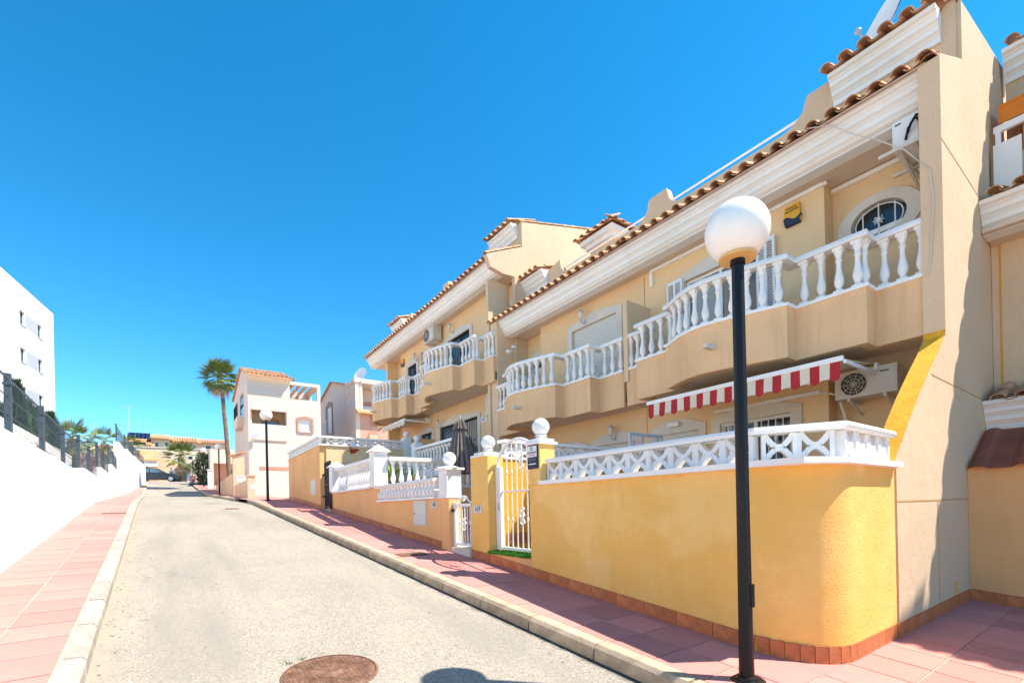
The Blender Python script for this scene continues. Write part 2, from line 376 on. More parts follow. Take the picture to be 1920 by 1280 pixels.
ks = MB().prism([(-.0, -.3), (.15, -.3), (.15, .004), (.03, .004), (0, -.03)], 'Y', -.444, .444).mesh('kerb_stone', 'kerb')
ksl = MB().prism([(0, -.3), (-.13, -.3), (-.13, .004), (-.03, .004), (0, -.03)], 'Y', -.444, .444).mesh('kerb_stone', 'kerb_left')
y = -2
while y < 54:
    if not 22.2 < y < 25.5:
        add('kerb_stone', ks, parent=pr, loc=(KR(y), y, g(y) + random.uniform(-.003, .004)), rot=(gs(y), 0, .031 + random.uniform(-.006, .006)))
    if not 26 < y < 27.5:
        add('kerb_stone', ksl, parent=pl, loc=(KL(y), y, g(y) + random.uniform(-.003, .004)), rot=(gs(y), 0, .031 + random.uniform(-.006, .006)))
    y += .9
# manhole, drain covers
def manhole(x, y, r, label):
    e = thing('manhole_cover', label, 'manhole cover', (0, 0, 0)); z = -.14
    m = MB().lathe([(r, -.03), (r, .004), (r * .955, .006), (r * .955, -.03)], n=40, cap=False); add('rim', m, 'rust_metal', e, local=True)
    add('lid', MB().lathe([(r * .94, -.03), (r * .94, .003), (.001, .004)], n=40), 'rust_metal', e, local=True)
    k = MB()
    for i in range(-9, 10):
        for j in range(-9, 10):
            X, Y = i * r * .095, j * r * .095
            if (r * .34) ** 2 < X * X + Y * Y < (r * .88) ** 2: k.box(X - .011, X + .011, Y - .006, Y + .006, .002, .0075)
    add('tread', k, 'rust_metal', e, local=True, kind='stuff')
    add('centre_plate', MB().lathe([(r * .3, 0), (r * .3, .008), (.001, .009)], n=28), 'rust_metal', e, local=True)
    e.location = (x, y, g(y) + z + .004); e.rotation_euler = (gs(y), 0, 0)
manhole(.97, 3.86, .36, 'round rusty manhole cover in the road opposite the yellow wall')
for (x, y, w, l, nm, ca, z, lb) in ((3.3, 7.6, .5, .32, 'drain_cover', 'drain cover', .006, 'square metal cover in the pink pavement opposite the low white gate'),
                         (1.57, 18.7, .4, .35, 'valve_cover', 'valve cover', -.132, 'small dark cover plate set in the road by the driveway'),
                         (-1.35, 16.4, .5, .3, 'drain_cover', 'drain cover', .006, 'metal cover in the pink pavement along the long white wall')):
    o = tag(add(nm, MB().box(-w / 2, w / 2, -l / 2, l / 2, -.02, 0).box(-w / 2 + .03, w / 2 - .03, -l / 2 + .03, l / 2 - .03, 0, .004), 'rust_metal', loc=(x, y, g(y) + z), rot=(gs(y), 0, 0)), lb, ca)
lt = MB(); rl_ = random.Random(5)
for k in range(420):
    y = 3 + 22 * rl_.random() ** 1.6; edge = rl_.random() < .7
    x = (KL(y) + .03 + abs(rl_.gauss(0, .13))) if edge and rl_.random() < .75 else (KR(y) - .03 - abs(rl_.gauss(0, .1)) if edge else rl_.uniform(KL(y) + .2, KR(y) - .2))
    a, l = rl_.uniform(0, 6.28), rl_.uniform(.008, .022); z = g(y) - .137
    lt.quad((x + l * math.cos(a), y + l * math.sin(a), z + .001), (x - l * .4 * math.sin(a), y + l * .4 * math.cos(a), z + .006), (x - l * math.cos(a), y - l * math.sin(a), z + .002), (x + l * .4 * math.sin(a), y - l * .4 * math.cos(a), z + .004))
o = add('leaf_litter', lt.raw('leaf_litter', 'litter')); o['kind'] = 'stuff'; tag(o, 'scattered dry leaf bits and grit along the kerbs', 'leaf litter')
wd = MB(); rw = random.Random(3)
for (cx, cy, n) in ((.72, 4.2, 10), (.82, 4.24, 8)):
    for i in range(n):
        a = rw.uniform(0, 6.3); l = rw.uniform(.02, .05); x, y = cx + rw.uniform(-.03, .03), cy + rw.uniform(-.02, .02); z = g(y) - .14
        wd.quad((x, y, z), (x + .006, y, z), (x + math.cos(a) * l + .003, y + math.sin(a) * l, z + l * .8), (x + math.cos(a) * l, y + math.sin(a) * l, z + l * .8))
o = add('weeds', wd, 'weed'); o['kind'] = 'stuff'; tag(o, 'tiny green weeds at the rim of the rusty manhole cover', 'weeds')

# ------------------------------------------------------------------ shared pieces
def baluster(h, k=1.0, n=10):
    r = lambda v: v * k
    pr_ = [(.05, 0), (.05, .05), (.042, .06), (.05, .075), (.034, .1), (.034, .12), (.056, .2), (.06, .27), (.052, .36), (.036, .47), (.03, .58), (.03, .68), (.044, .72), (.034, .76), (.036, .82), (.052, .88), (.058, .92), (.058, 1)]
    m = MB().lathe([(r(a), b * h) for a, b in pr_], n=n)
    m.box(-r(.058), r(.058), -r(.058), r(.058), 0, .055 * h).box(-r(.06), r(.06), -r(.06), r(.06), .93 * h, h)
    return m.mesh('baluster', 'white', True)
BAL = baluster(.62); BAL2 = baluster(.62, 1.15, 8)
def along(path, sp, off, start=.09):
    P = [Vector(q) for q in path]; out = []; d = start
    for a, b in zip(P, P[1:]):
        L = (b - a).length; t = (b - a).normalized() if L > 1e-6 else Vector((0, 1)); n = Vector((-t.y, t.x))
        if L < .06: continue
        k = max(1, round(L / sp))
        for i in range(k):
            q = a + t * (L * (i + .5) / k) + n * off; out.append((q, math.atan2(t.y, t.x)))
    return out
def arc(pts, n=14):    # Catmull-Rom
    P = [Vector(p) for p in pts]; P = [P[0] * 2 - P[1]] + P + [P[-1] * 2 - P[-2]]; out = []
    for i in range(1, len(P) - 2):
        for k in range(n // (len(P) - 3) + 1):
            t = k / (n // (len(P) - 3) + 1); a, b, c, d = P[i - 1:i + 3]
            out.append(tuple(.5 * (2 * b + (c - a) * t + (2 * a - 5 * b + 4 * c - d) * t * t + (3 * b - a - 3 * c + d) * t ** 3)))
    return out + [tuple(P[-2])]
def tile_mesh(rf, rb, L, up):
    m = MB(); n = 7; A = []; B = []
    for (yy, r) in ((0, rf), (L, rb)):
        for t in (0, .014):
            ring = []
            for k in range(n + 1):
                a = math.pi * k / n; s = 1 if up else -1
                ring.append(m.p(-yy * 0 + yy, (r - t) * math.cos(a), s * (r - t) * math.sin(a) * (.78 if up else .55)))
            A.append(ring)
    o0, i0, o1, i1 = A
    for k in range(n):
        m.f += [[o0[k], o0[k + 1], o1[k + 1], o1[k]], [i0[k], i0[k + 1], i1[k + 1], i1[k]], [o0[k], o0[k + 1], i0[k + 1], i0[k]], [o1[k], o1[k + 1], i1[k + 1], i1[k]]]
    for k in (0, n): m.f.append([o0[k], i0[k], i1[k], o1[k]])
    return m.mesh('roof_tile', 'tile', True)
TILE_UP = tile_mesh(.088, .072, .43, True); TILE_DN = tile_mesh(.08, .095, .43, False)
def tile_strip(parent, x0, z0, x1, z1, y0, y1, pitch=.25):     # rows of barrel tiles climbing in +X
    sl = math.atan2(z1 - z0, x1 - x0); L = math.hypot(x1 - x0, z1 - z0); rows = max(1, math.ceil((L - .1) / .36)); n = max(1, round((y1 - y0) / pitch)); dy = (y1 - y0) / n
    for r in range(rows):
        d = min(r * .36, max(0, L - .43)); x, z = x0 + d * math.cos(sl), z0 + d * math.sin(sl) + r * .004
        for i in range(n):
            yy = y0 + (i + .5) * dy; j = random.uniform(-.012, .012)
            add('roof_tile', TILE_UP, parent=parent, loc=(x + j, yy + random.uniform(-.006, .006), z + .03), rot=(random.uniform(-.03, .03), -sl + random.uniform(-.02, .02), random.uniform(-.02, .02)))
            if i: add('pan_tile', TILE_DN, parent=parent, loc=(x + .02 + j, y0 + i * dy, z + .04), rot=(0, -sl, 0))
CORN = [(.30, 0), (.22, 0), (.22, .075), (.205, .085), (.185, .11), (.155, .13), (.15, .14), (.15, .19), (.135, .2), (.115, .225), (.085, .245), (.08, .255), (.08, .3), (.065, .31), (.045, .335), (.01, .35), (0, .36), (0, .41), (.45, .41), (.45, 0)]   # (depth behind the lip, z)
def cornice(x, z, y0, y1, o=(0, 0, 0), k=1.0): return MB(o).prism([(x + a * k, z + b * k) for a, b in CORN], 'Y', y0, y1)
def lattice_block(w, h, d):
    m = MB(); t = .042
    m.box(-d / 2, d / 2, -w / 2, -w / 2 + t * .8, 0, h).box(-d / 2, d / 2, w / 2 - t * .8, w / 2, 0, h)
    for sy in (-1, 1):
        for sz in (-1, 1):
            pts = []
            for k in range(5):
                a = k / 4; pts.append((sy * (w / 2 - t * .5) * a ** .85, h / 2 + sz * (h / 2) * a ** 1.35))
            for (a, b), (c, e) in zip(pts, pts[1:]):
                m.bar((0, a, b), (0, c, e), .046, d * .85, up=(1, 0, 0))
    m.box(-d * .45, d * .45, -.03, .03, h / 2 - .03, h / 2 + .03)
    return m.mesh('lattice_block', 'white')
def lattice(parent, a, b, z, h=.35, w=.30):
    a, b = Vector(a), Vector(b); L = (b - a).length; n = max(1, round(L / w)); ww = L / n; key = (round(ww, 3), h)
    if key not in _tc: _tc[key] = lattice_block(ww, h - .11, .1)
    t = (b - a).normalized(); ang = math.atan2(t.y, t.x) - math.pi / 2
    for i in range(n):
        q = a + t * ww * (i + .5); add('lattice_block', _tc[key], parent=parent, loc=(q.x, q.y, z + .05), rot=(0, 0, ang))
def ball_top(parent, x, y, z, w, r=.125):
    add('cap', MB().box(x - w, x + w, y - w, y + w, z, z + .035).box(x - w * .8, x + w * .8, y - w * .8, y + w * .8, z + .035, z + .08).lathe([(w * .7, .08), (.06, .105), (.055, .115), (.085, .122), (.085, .136), (.06, .145)], (x, y, z), 16), 'white', parent)
    add('ball', MB().sphere((x, y, z + .14 + r * .93), r, 20, 14), 'white', parent, smooth=True)

# ------------------------------------------------------------------ terraced houses
def pediment(X, y0, y1, z, rise, d, sill=None, o=(0, 0, 0), w=.17):
    c = (y0 + y1) / 2
    m = MB(o).prism([(y0 - w, z), (y0 - w, z + .12), (c - .25, z + .12 + rise), (c + .25, z + .12 + rise), (y1 + w, z + .12), (y1 + w, z)], 'X', X - d, X)
    return m
def opening(house, X, y0, y1, z0, z1, kind, o, ped=True):
    """window or door in a wall whose outer face is X: surround, frame, filling"""
    th = .16; w = MB(o)
    nm = 'door' if z1 - z0 > 1.7 else 'window'
    if ped:
        s = pediment(X - .002, y0, y1, z1, .14, .035, o=o)
        for a in (y0 - .17, y1): s.box(X - .037, X - .002, a, a + .17, z0, z1)
        add('surround', s, 'stone', house)
    f = .05; w.box(X + .06, X + .12, y0, y0 + f, z0, z1).box(X + .06, X + .12, y1 - f, y1, z0, z1).box(X + .06, X + .12, y0 + f, y1 - f, z1 - f, z1)
    c = (y0 + y1) / 2; w.box(X + .065, X + .115, c - f / 2, c + f / 2, z0, z1 - f)
    fr = add(nm, w, 'white_clean' if kind != 'iron' else 'iron', house)
    if kind == 'shutter':
        q = MB(o); z = z0
        while z < z1 - .03:
            q.prism([(X + .05, z), (X + .036, z + .012), (X + .036, z + .036), (X + .05, z + .047)], 'Y', y0 + f, y1 - f); z += .048
        add('roller_shutter', q, 'louver', fr)
    else:
        add('pane', MB(o).box(X + .085, X + .095, y0 + f, c - f / 2, z0, z1 - f), 'glass', fr); add('pane', MB(o).box(X + .087, X + .097, c + f / 2, y1 - f, z0, z1 - f), 'glass_blue', fr)
        add('curtain', MB(o).box(X + .19, X + .2, y0, y1, z0, z1), 'curtain' if kind != 'glass' else 'dark', fr)
    if kind in ('iron', 'bars'):
        q = MB(o); n = max(4, round((y1 - y0) / .12)); mm = 'iron' if kind == 'iron' else 'white_clean'
        for i in range(n + 1):
            yy = y0 + .02 + (y1 - y0 - .04) * i / n; q.tube([(X + .01, yy, z0), (X + .01, yy, z1 - .01)], .009, 5)
            if i % 4 == 2: q.sphere((X + .01, yy, (z0 + z1) / 2 + .25), .028, 6, 5, 1.8)
        for zz in (z0 + .06, z1 - .03): q.box(X, X + .02, y0, y1, zz, zz + .02)
        add('grille', q, mm, fr)
    return fr
def oval_window(house, X, yc, zc, ry, rz, o):
    n = 36; m = MB(o); c = lambda k, s: (yc + ry * s * math.cos(2 * math.pi * k / n), zc + rz * s * math.sin(2 * math.pi * k / n))
    for k in range(n):
        a, b, a2, b2 = c(k, 1), c(k + 1, 1), c(k, .66), c(k + 1, .66)
        m.quad((X - .04, *a), (X - .04, *b), (X - .04, *b2), (X - .04, *a2)).quad((X - .04, *a), (X - .04, *b), (X, *b), (X, *a)).quad((X - .04, *a2), (X - .04, *b2), (X + .12, *b2), (X + .12, *a2))
    ow_ = add('oval_window', m, 'stone', house)
    add('pane', MB(o).box(X + .13, X + .14, yc - ry * .7, yc + ry * .7, zc - rz * .7, zc + rz * .7), 'glass', ow_)
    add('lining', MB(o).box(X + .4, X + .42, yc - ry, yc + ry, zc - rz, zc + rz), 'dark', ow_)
    q = MB(o); pts = [(X + .01, *c(k, .56)) for k in range(n + 1)]; q.tube(pts, .008, 5)
    for dy in (-.2, 0, .2):
        h = .56 * rz * math.sqrt(max(0, 1 - (dy / (ry * .56)) ** 2)) + .03; q.tube([(X + .01, yc + dy, zc - h), (X + .01, yc + dy, zc + h)], .009, 5)
    for a in range(8):
        an = a * math.pi / 4; q.tube([(X, yc + .07 * math.cos(an), zc + .07 * math.sin(an)), (X - .01, yc + .035 * math.cos(an + .6), zc + .035 * math.sin(an + .6)), (X, yc, zc)], .008, 4)
    add('grille', q, 'white_clean', ow_)
    add('sash', MB(o).box(X + .075, X + .095, yc - ry * .6, yc + ry * .6, zc - .16, zc - .08), 'white_clean', ow_)
FX = 7.67
def inset(path, off):
    P = [Vector(q) for q in path]; nr = []; out = []
    for a, b in zip(P, P[1:]): d = (b - a).normalized(); nr.append(Vector((-d.y, d.x)))
    for i, q in enumerate(P):
        n1 = nr[max(i - 1, 0)]; n2 = nr[min(i, len(P) - 2)]; m = (n1 + n2) / max(.35, 1 + n1.dot(n2)); out.append((q.x + m.x * off, q.y + m.y * off))
    return out
BOW = arc([(7.14, 1.58), (6.97, 2.1), (6.84, 2.7), (6.93, 3.15), (7.15, 3.55)], 16)
def house(name, label, o, side, eave, ups, lows, terr, oval=None, upw='cream_wall', ext=0):
    """one house of a pair; o = offset of the house; side 'R' has the gable on its near end, 'L' on its far end"""
    ox, oy, oz = o; ex, ez = eave; W_ = 5.05
    h = thing(name, label, 'house', (8.4 + ox, 2.5 + 1.55 + oy, terr))
    B = (ox, 1.55 + oy, oz); E2 = (ox + ex, 1.55 + oy, oz + ez)
    rec = (.22, 1.55) if side == 'R' else (3.6, 4.83)            # recessed bay
    prj = (1.55, W_) if side == 'R' else (0, 3.6)
    XP, XR = 8.42, 8.75; top = 6.6
    # walls, two storeys
    holes = [(a, b, c, d) for (a, b, c, d, k) in ups + lows]
    add('wall', MB(B).wall('X', XP, .16, prj[0], prj[1], terr - oz - .4, 6.6 + ez, holes), upw, h)
    add('wall', MB(B).wall('X', XR, .16, rec[0], rec[1], terr - oz - .4, 6.6 + ez, [(oval[0] - B[1] - oval[2] * .68, oval[0] - B[1] + oval[2] * .68, oval[1] - oz - oval[3] * .68, oval[1] - oz + oval[3] * .68)] if oval else []), upw, h)
    if oval: oval_window(h, XR, oval[0] - B[1], oval[1] - oz, oval[2], oval[3], B)
    yj = 1.55 if side == 'R' else 3.6
    add('wall', MB(B).box(XP + .16, XR, yj - (0 if side == 'R' else .12), yj + (.12 if side == 'R' else 0), terr - oz - .4, 6.6 + ez), upw, h)
    add('back_wall', MB(B).box(12.1, 12.3, 0, W_, -1, 8.4 + ez), 'tan', h)
    for (a, b, c, d, k) in ups + lows: opening(h, XP, a, b, c, d, k, B)
    # soffit, cornice, eave tiles, parapet
    y0, y1 = (.13, W_) if side == 'R' else (0, W_ - .3 + ext)
    add('soffit', MB(E2).box(7.93, 9.0, y0, y1, 6.57, 6.63), 'soffit', h)
    add('eave_cornice', cornice(7.72, 6.545, y0, y1, E2), 'white', h)
    add('roof_deck', MB(E2).prism([(7.66, 6.955), (8.8, 7.43), (8.8, 7.38), (7.66, 6.93)], 'Y', y0, y1), 'mortar', h)
    tile_strip(h, 7.60 + E2[0], 6.96 + E2[2], 8.74 + E2[0], 7.43 + E2[2], y0 + E2[1] - .12, y1 + E2[1] + (0 if side == 'R' else (.36 if not ext else .1)))
    # stepped parapet above the roof
    hi, lo = 8.34, 7.97
    def curve(a, b, za, zb, n=8): return [(a + (b - a) * k / n, za + (zb - za) * (1 - math.sqrt(max(0, 1 - (k / n) ** 2))) if zb > za else za + (zb - za) * math.sqrt(max(0, 1 - (1 - k / n) ** 2))) for k in range(n + 1)]
    if side == 'R': prof = [(0.05, 7.0), (.05, hi + .05), (1.9, hi + .03)] + curve(1.92, 2.36, hi, lo) + curve(4.35, 4.68, lo, hi) + [(4.70, hi + .05), (W_, hi + .05), (W_, 7.0)]
    else: prof = [(0, 7.0), (0, hi + .05), (.1, hi + .03)] + curve(.12, .5, hi, lo) + curve(2.85, 3.12, lo, hi) + [(3.14, hi + .04), (3.55, hi - .05), (W_ - .1, hi - .05), (W_ - .1, 7.0)]
    add('parapet', MB(E2).prism(prof, 'X', 8.78, 8.95), 'tan', h)
    add('handrail', MB(E2).tube([(8.86, 2.05 if side == 'R' else .3, 8.12), (8.86, 4.6 if side == 'R' else 2.95, 8.12)], .02, 8), 'white_clean', h)
    add('roof', MB(E2).prism([(8.95, 7.9), (12.1, 8.5), (12.1, 8.4), (8.95, 7.8)], 'Y', .02, W_ - .02), 'mortar', h)
    # little upper cornice with tiles at the gable end
    ya, yb = (.2, 1.5) if side == 'R' else (3.62, W_ - .12)
    add('upper_cornice', cornice(8.5, 7.86, ya, yb, E2, 1.0), 'white', h)
    tile_strip(h, 8.38 + E2[0], 8.27 + E2[2], 9.5 + E2[0], 8.62 + E2[2], ya + E2[1] - (.08 if side == 'R' else 0), yb + E2[1] + .1)
    add('upper_roof', MB(E2).prism([(8.62, 8.29), (12.1, 9.0), (12.1, 8.3), (8.62, 8.275)], 'Y', ya, yb), 'mortar', h)
    # balcony
    end = [(7.40, 3.62), (7.40, 4.48), (7.70, 4.48), (7.70, W_ - .06)] if side == 'R' else [(7.66, 3.62), (7.68, 4.75)]
    st = [(7.70, .13), (7.70, .71)] if side == 'R' else [(7.70, .02), (7.70, .71)]
    path = st + [(7.40, .71), (7.40, 1.58)] + BOW[:1] + BOW[1:] + [(BOW[-1][0], 3.62)] + end
    pt = [(a, b) for a, b in path]
    bal = add('balcony', MB(B).sweep(pt, [(0, 3.6), (0, 4.33), (-.12, 4.33), (-.12, 3.6)]), 'parapet', h)
    add('floor', MB(B).prism(inset(pt, -.06) + [(8.5, pt[-1][1]), (8.5, pt[0][1])], 'Z', 3.67, 3.9), 'soffit', bal)
    add('base_rail', MB(B).sweep(pt, [(.03, 4.33), (.03, 4.375), (-.15, 4.375), (-.15, 4.33)]), 'white', bal)
    add('top_rail', MB(B).sweep(pt, [(.03, 4.995), (.035, 5.03), (.02, 5.075), (-.14, 5.075), (-.155, 5.03), (-.15, 4.995)]), 'white', bal)
    # long straight bits first, bow sampled by length
    segs = [[pt[0], pt[1]], [pt[1], pt[2]], [pt[2], pt[3]], BOW, end[:2]] + ([[end[1], end[2]], [end[2], end[3]]] if side == 'R' else [])
    for sg in segs:
        P_ = [Vector(q) for q in sg]; L = sum((b - a).length for a, b in zip(P_, P_[1:])); k = max(1, round(L / .2)); 
        for i in range(k):
            d = L * (i + .5) / k
            for a, b in zip(P_, P_[1:]):
                l = (b - a).length
                if d <= l or b is P_[-1]:
                    t = (b - a).normalized(); q = a + t * d + Vector((-t.y, t.x)) * -.06; break
                d -= l
            add('baluster', BAL, parent=bal, loc=(q.x + B[0], q.y + B[1], 4.375 + B[2]), rot=(0, 0, math.atan2(t.y, t.x)))
    add('drain_spout', MB(B).box(6.62, 6.9, 2.5, 2.58, 3.92, 3.98), 'stone', bal)
    # terrace slab in front of the ground floor
    add('terrace', MB((ox, 1.55 + oy, 0)).box(6.7 if terr > 2 else 5.2, 9.0, .05 if side == 'R' else 0, W_ - .02, terr - .5, terr), 'concrete', h)
    return h
def gable_poly(butt, terr, o): 
    low = [(5.75, terr), (5.75, 1.92), (5.95, 2.1), (6.25, 2.38), (6.6, 2.68), (7.0, 3.0), (7.35, 3.26), (7.66, 3.52)] if butt else [(7.67, terr)]
    return low + [(7.67, 3.6), (7.67, 6.95), (7.74, 7.0), (8.80, 7.5), (8.80, 8.3), (12.3, 9.02), (12.3, terr)]
b1 = (0, 0, 0); e0 = (0, 0)
H169 = house('terraced_house', 'tan terraced house with striped red awning and bay balcony, gable end on the plaza', (0, 0, 0), 'R', e0,
             [(2.62, 4.05, 4.3, 6.0, 'glass')], [(2.1, 3.36, 1.75, 3.03, 'bars'), (3.82, 4.8, .95, 3.0, 'shutter')], .95, (2.5, 5.78, .53, .40))
H168 = house('terraced_house', 'tan terraced house with a lowered roller shutter behind its balcony, left of the awning house', (0, 5.05, 0), 'L', e0,
             [(.8, 2.3, 4.3, 6.02, 'shutter')], [(.3, 1.55, .95, 2.98, 'shutter'), (1.95, 3.1, 1.9, 2.95, 'bars')], .95, (10.75, 5.72, .45, .38))
d2 = (-.14, 9.65, 1.6); e2 = (-.02, .24)
H167 = house('terraced_house', 'higher tan terraced house with black barred doors and a grey parasol on its terrace', d2, 'R', e2,
             [(2.6, 4.15, 4.3, 6.08, 'iron')], [(2.2, 4.95, .98, 3.02, 'iron')], 2.55, (12.0, 7.6, .48, .38))
H166 = house('terraced_house', 'tan terraced house with a small cream awning, farthest of the row', (d2[0], d2[1] + 5.05, d2[2]), 'L', e2,
             [(1.9, 2.8, 4.3, 6.05, 'iron')], [(.6, 1.6, .98, 2.98, 'iron')], 2.55, ext=1.35)
# gable ends (parts of the end houses)
ga = add('gable_wall', MB().prism(gable_poly(True, -.1, None), 'Y', 1.55, 1.76), 'tan_pale', H169)
# pilaster front strip darker speckled stucco, 3 mm proud
add('pilaster', MB().box(7.664, 7.72, 1.553, 1.757, 3.6, 6.93), 'tan', H169)
bt = MB(); cv = [(5.75, 1.92), (5.95, 2.1), (6.25, 2.38), (6.6, 2.68), (7.0, 3.0), (7.35, 3.26), (7.66, 3.52), (7.67, 3.6)]
for (a, b), (c, d) in zip(cv, cv[1:]): bt.quad((a - .004, 1.556, b + .004), (c - .004, 1.556, d + .004), (c - .004, 1.755, d + .004), (a - .004, 1.755, b + .004))
add('buttress_face', bt, 'deep_yellow', H169)
for bx_ in ((7.68, 12.2, 5.92, 5.938), (7.05, 12.2, 2.95, 2.968), (5.77, 12.2, 1.515, 1.533), (7.16, 7.172, .3, 1.514), (5.752, 5.762, .3, 1.85)):
    add('joint', MB().box(bx_[0], bx_[1], 1.5465, 1.56, bx_[2], bx_[3]), 'joint', H169)
vt = MB()
for k in range(4): vt.box(7.82, 8.0, 1.54, 1.56, .34 + k * .045, .37 + k * .045)
add('air_vent', vt, 'orange_wall', H169)
gt = MB()
s_ = math.atan2(.72, 3.5)
for k in range(11): add('roof_tile', TILE_UP, parent=H169, loc=(8.75 + k * .33, 1.66, 8.31 + k * .33 * .206), rot=(0, -s_, 0))
for k in range(3): add('roof_tile', TILE_UP, parent=H169, loc=(7.70 + k * .35, 1.66, 6.98 + k * .35 * .47), rot=(0, -.44, 0))
add('end_wall', MB().prism([(7.67, .6)] + gable_poly(False, .6, None)[1:], 'Y', 11.28, 11.62), 'tan', H168)
def shift(poly, dx, dz): return [(a + dx, b + dz) for a, b in poly]
wing = [(7.45, 8.45), (7.32, 8.78), (8.6, 9.36), (8.6, 10.1), (12.3, 11.0), (12.3, 4.5), (8.3, 4.5), (8.3, 8.38), (7.9, 8.36)]
add('gable_wall', MB().prism(wing, 'Y', 11.2, 11.36), 'tan_pale', H167)
add('party_wall', MB().box(7.62, 8.4, 11.63, 11.75, 2.5, 8.3), 'tan', H167)
for k in range(11): add('roof_tile', TILE_UP, parent=H167, loc=(8.52 + k * .35, 11.28, 10.12 + k * .35 * .243), rot=(0, -.24, 0))
for k in range(4): add('roof_tile', TILE_UP, parent=H167, loc=(7.3 + k * .33, 11.28, 8.8 + k * .33 * .455), rot=(0, -.43, 0))
add('end_wall', MB().prism([(8.1, 1.9), (8.1, 8.4), (8.6, 9.36), (8.6, 10.1), (12.3, 11.0), (12.3, 1.9)], 'Y', 21.0, 21.15), 'cream_wall', H166)
# wing wall between the two balconies of each pair
add('balcony_divider', MB().box(7.665, 8.42, 6.47, 6.58, 4.1, 5.78), 'tan', H169)
add('balcony_divider', MB().box(7.52, 8.28, 16.12, 16.23, 5.7, 7.4), 'tan', H167)
# open folding shutters beside the upper door of the awning house
for (a, b) in ((5.62, 5.98), (3.83, 4.14)):
    q = MB(); q.box(8.34, 8.38, a, b, 4.4, 4.46).box(8.34, 8.38, a, b, 6.02, 6.08)
    for yy in (a, (a + b) / 2 - .02, b - .04): q.box(8.335, 8.385, yy, yy + .04, 4.46, 6.02)
    z = 4.47
    while z < 6.0: q.prism([(8.345, z), (8.375, z + .03), (8.375, z + .036), (8.345, z + .006)], 'Y', a + .04, b - .04); z += .045
    add('folding_shutter', q, 'white_shutter', H169)
# white conduits on the facade
cp = MB(); 
cp.box(8.36, 8.42, 3.1, 6.42, 6.50, 6.56).box(8.69, 8.75, 1.8, 3.1, 6.49, 6.55).box(8.36, 8.42, 6.36, 6.42, 6.2, 6.50).box(8.37, 8.415, 3.05, 3.11, 6.50, 6.55)
add('conduit', cp, 'white', H169)
add('conduit', MB().box(8.36, 8.42, 3.2, 5.0, 3.24, 3.30).tube([(8.4, 3.2, 3.27), (8.5, 3.0, 3.2), (8.6, 2.95, 2.9), (8.7, 2.95, 2.6)], .022, 6), 'white', H169)
add('seam', MB().box(8.412, 8.423, 6.6, 6.608, .95, 6.5), 'skirting', H168)
cb = MB().tube([(7.6, 3.0, 6.98), (7.68, 2.75, 6.9), (7.78, 2.45, 6.6), (7.72, 2.2, 6.35), (7.66, 1.9, 6.0), (7.655, 1.66, 5.6), (7.655, 1.63, 5.2), (7.655, 1.67, 4.5), (7.655, 1.7, 4.3)], .008, 5)
add('cable', cb, 'cable', H169)
# stair tower with a small hipped roof on the flat roof
tw = MB().box(9.75, 10.95, 8.7, 9.5, 7.6, 8.8); add('stair_tower', tw, 'tan', H168)
add('tower_cornice', MB().box(9.65, 11.05, 8.6, 9.6, 8.8, 8.92).box(9.55, 11.15, 8.5, 9.7, 8.92, 9.06), 'white', H168)
rp = MB(); A_ = [(9.45, 8.4, 9.08), (11.25, 8.4, 9.08), (11.25, 9.8, 9.08), (9.45, 9.8, 9.08)]; ap = (10.35, 9.1, 9.62)
for k in range(4): rp.quad(A_[k], A_[(k + 1) % 4], ap)
add('tower_roof', rp, 'tile', H168)
for k in range(6):
    yy = 8.45 + k * .26; add('roof_tile', TILE_UP, parent=H168, loc=(9.4, yy, 9.08), rot=(0, -.5, 0)); add('roof_tile', TILE_UP, parent=H168, loc=(9.55 + k * .3, 8.36, 9.08), rot=(0, -.6, R(90)))

# ------------------------------------------------------------------ things fixed to the houses
def ac_unit(x0, x1, y0, y1, z0, z1, label, m='ac_body', fan=True, wall=8.6):
    e = thing('air_conditioner', label, 'air conditioner', ((x0 + x1) / 2, (y0 + y1) / 2, z0))
    body = add('casing', MB().box(x0, x1, y0, y1, z0, z1).box(x0 - .006, x0, y0 + .015, y0 + (y1 - y0) * .38, z0 + .015, z1 - .015), m, e)
    if fan:
        yc, zc = y0 + (y1 - y0) * .68, (z0 + z1) / 2; r = (z1 - z0) * .42
        fo = add('fan_opening', MB().prism([(yc + r * math.cos(a * math.pi / 16), zc + r * math.sin(a * math.pi / 16)) for a in range(32)], 'X', x0 - .012, x0 + .01), 'fan_dark', e)
        q = MB()
        for k in range(1, 5): q.tube([(x0 - .016, yc + r * k / 4 * math.cos(a * math.pi / 12), zc + r * k / 4 * math.sin(a * math.pi / 12)) for a in range(25)], .004, 4)
        for k in range(10): a = k * math.pi / 5; q.tube([(x0 - .016, yc, zc), (x0 - .016, yc + r * math.cos(a), zc + r * math.sin(a))], .004, 4)
        add('grille', q, m, fo)
        add('badge', MB().box(x0 - .009, x0 - .005, y0 + (y1 - y0) * .12, y0 + (y1 - y0) * .26, z1 - .09, z1 - .07), 'grey_metal', e)
    for yy in (y0 + (y1 - y0) * .2, y0 + (y1 - y0) * .78):
        add('bracket', MB().box(x0 + .03, wall, yy - .02, yy + .02, z0 - .04, z0).bar((x0 + .1, yy, z0 - .03), (wall, yy, z0 - .2), .03), 'ac_body', e)
    return e
ac_unit(8.2, 8.5, 2.17, 2.93, 3.06, 3.45, 'beige air conditioner with round dark fan under the balcony, beside the yellow buttress', wall=8.75)
ac_unit(7.86, 8.2, 15.75, 16.6, 7.85, 8.4, 'white air conditioner on the upper wall of the higher house', wall=8.28)
ac_unit(8.0, 8.25, 12.0, 12.5, 4.45, 5.1, 'grey air conditioner at ground floor behind the tan end wall', fan=False, wall=8.6)
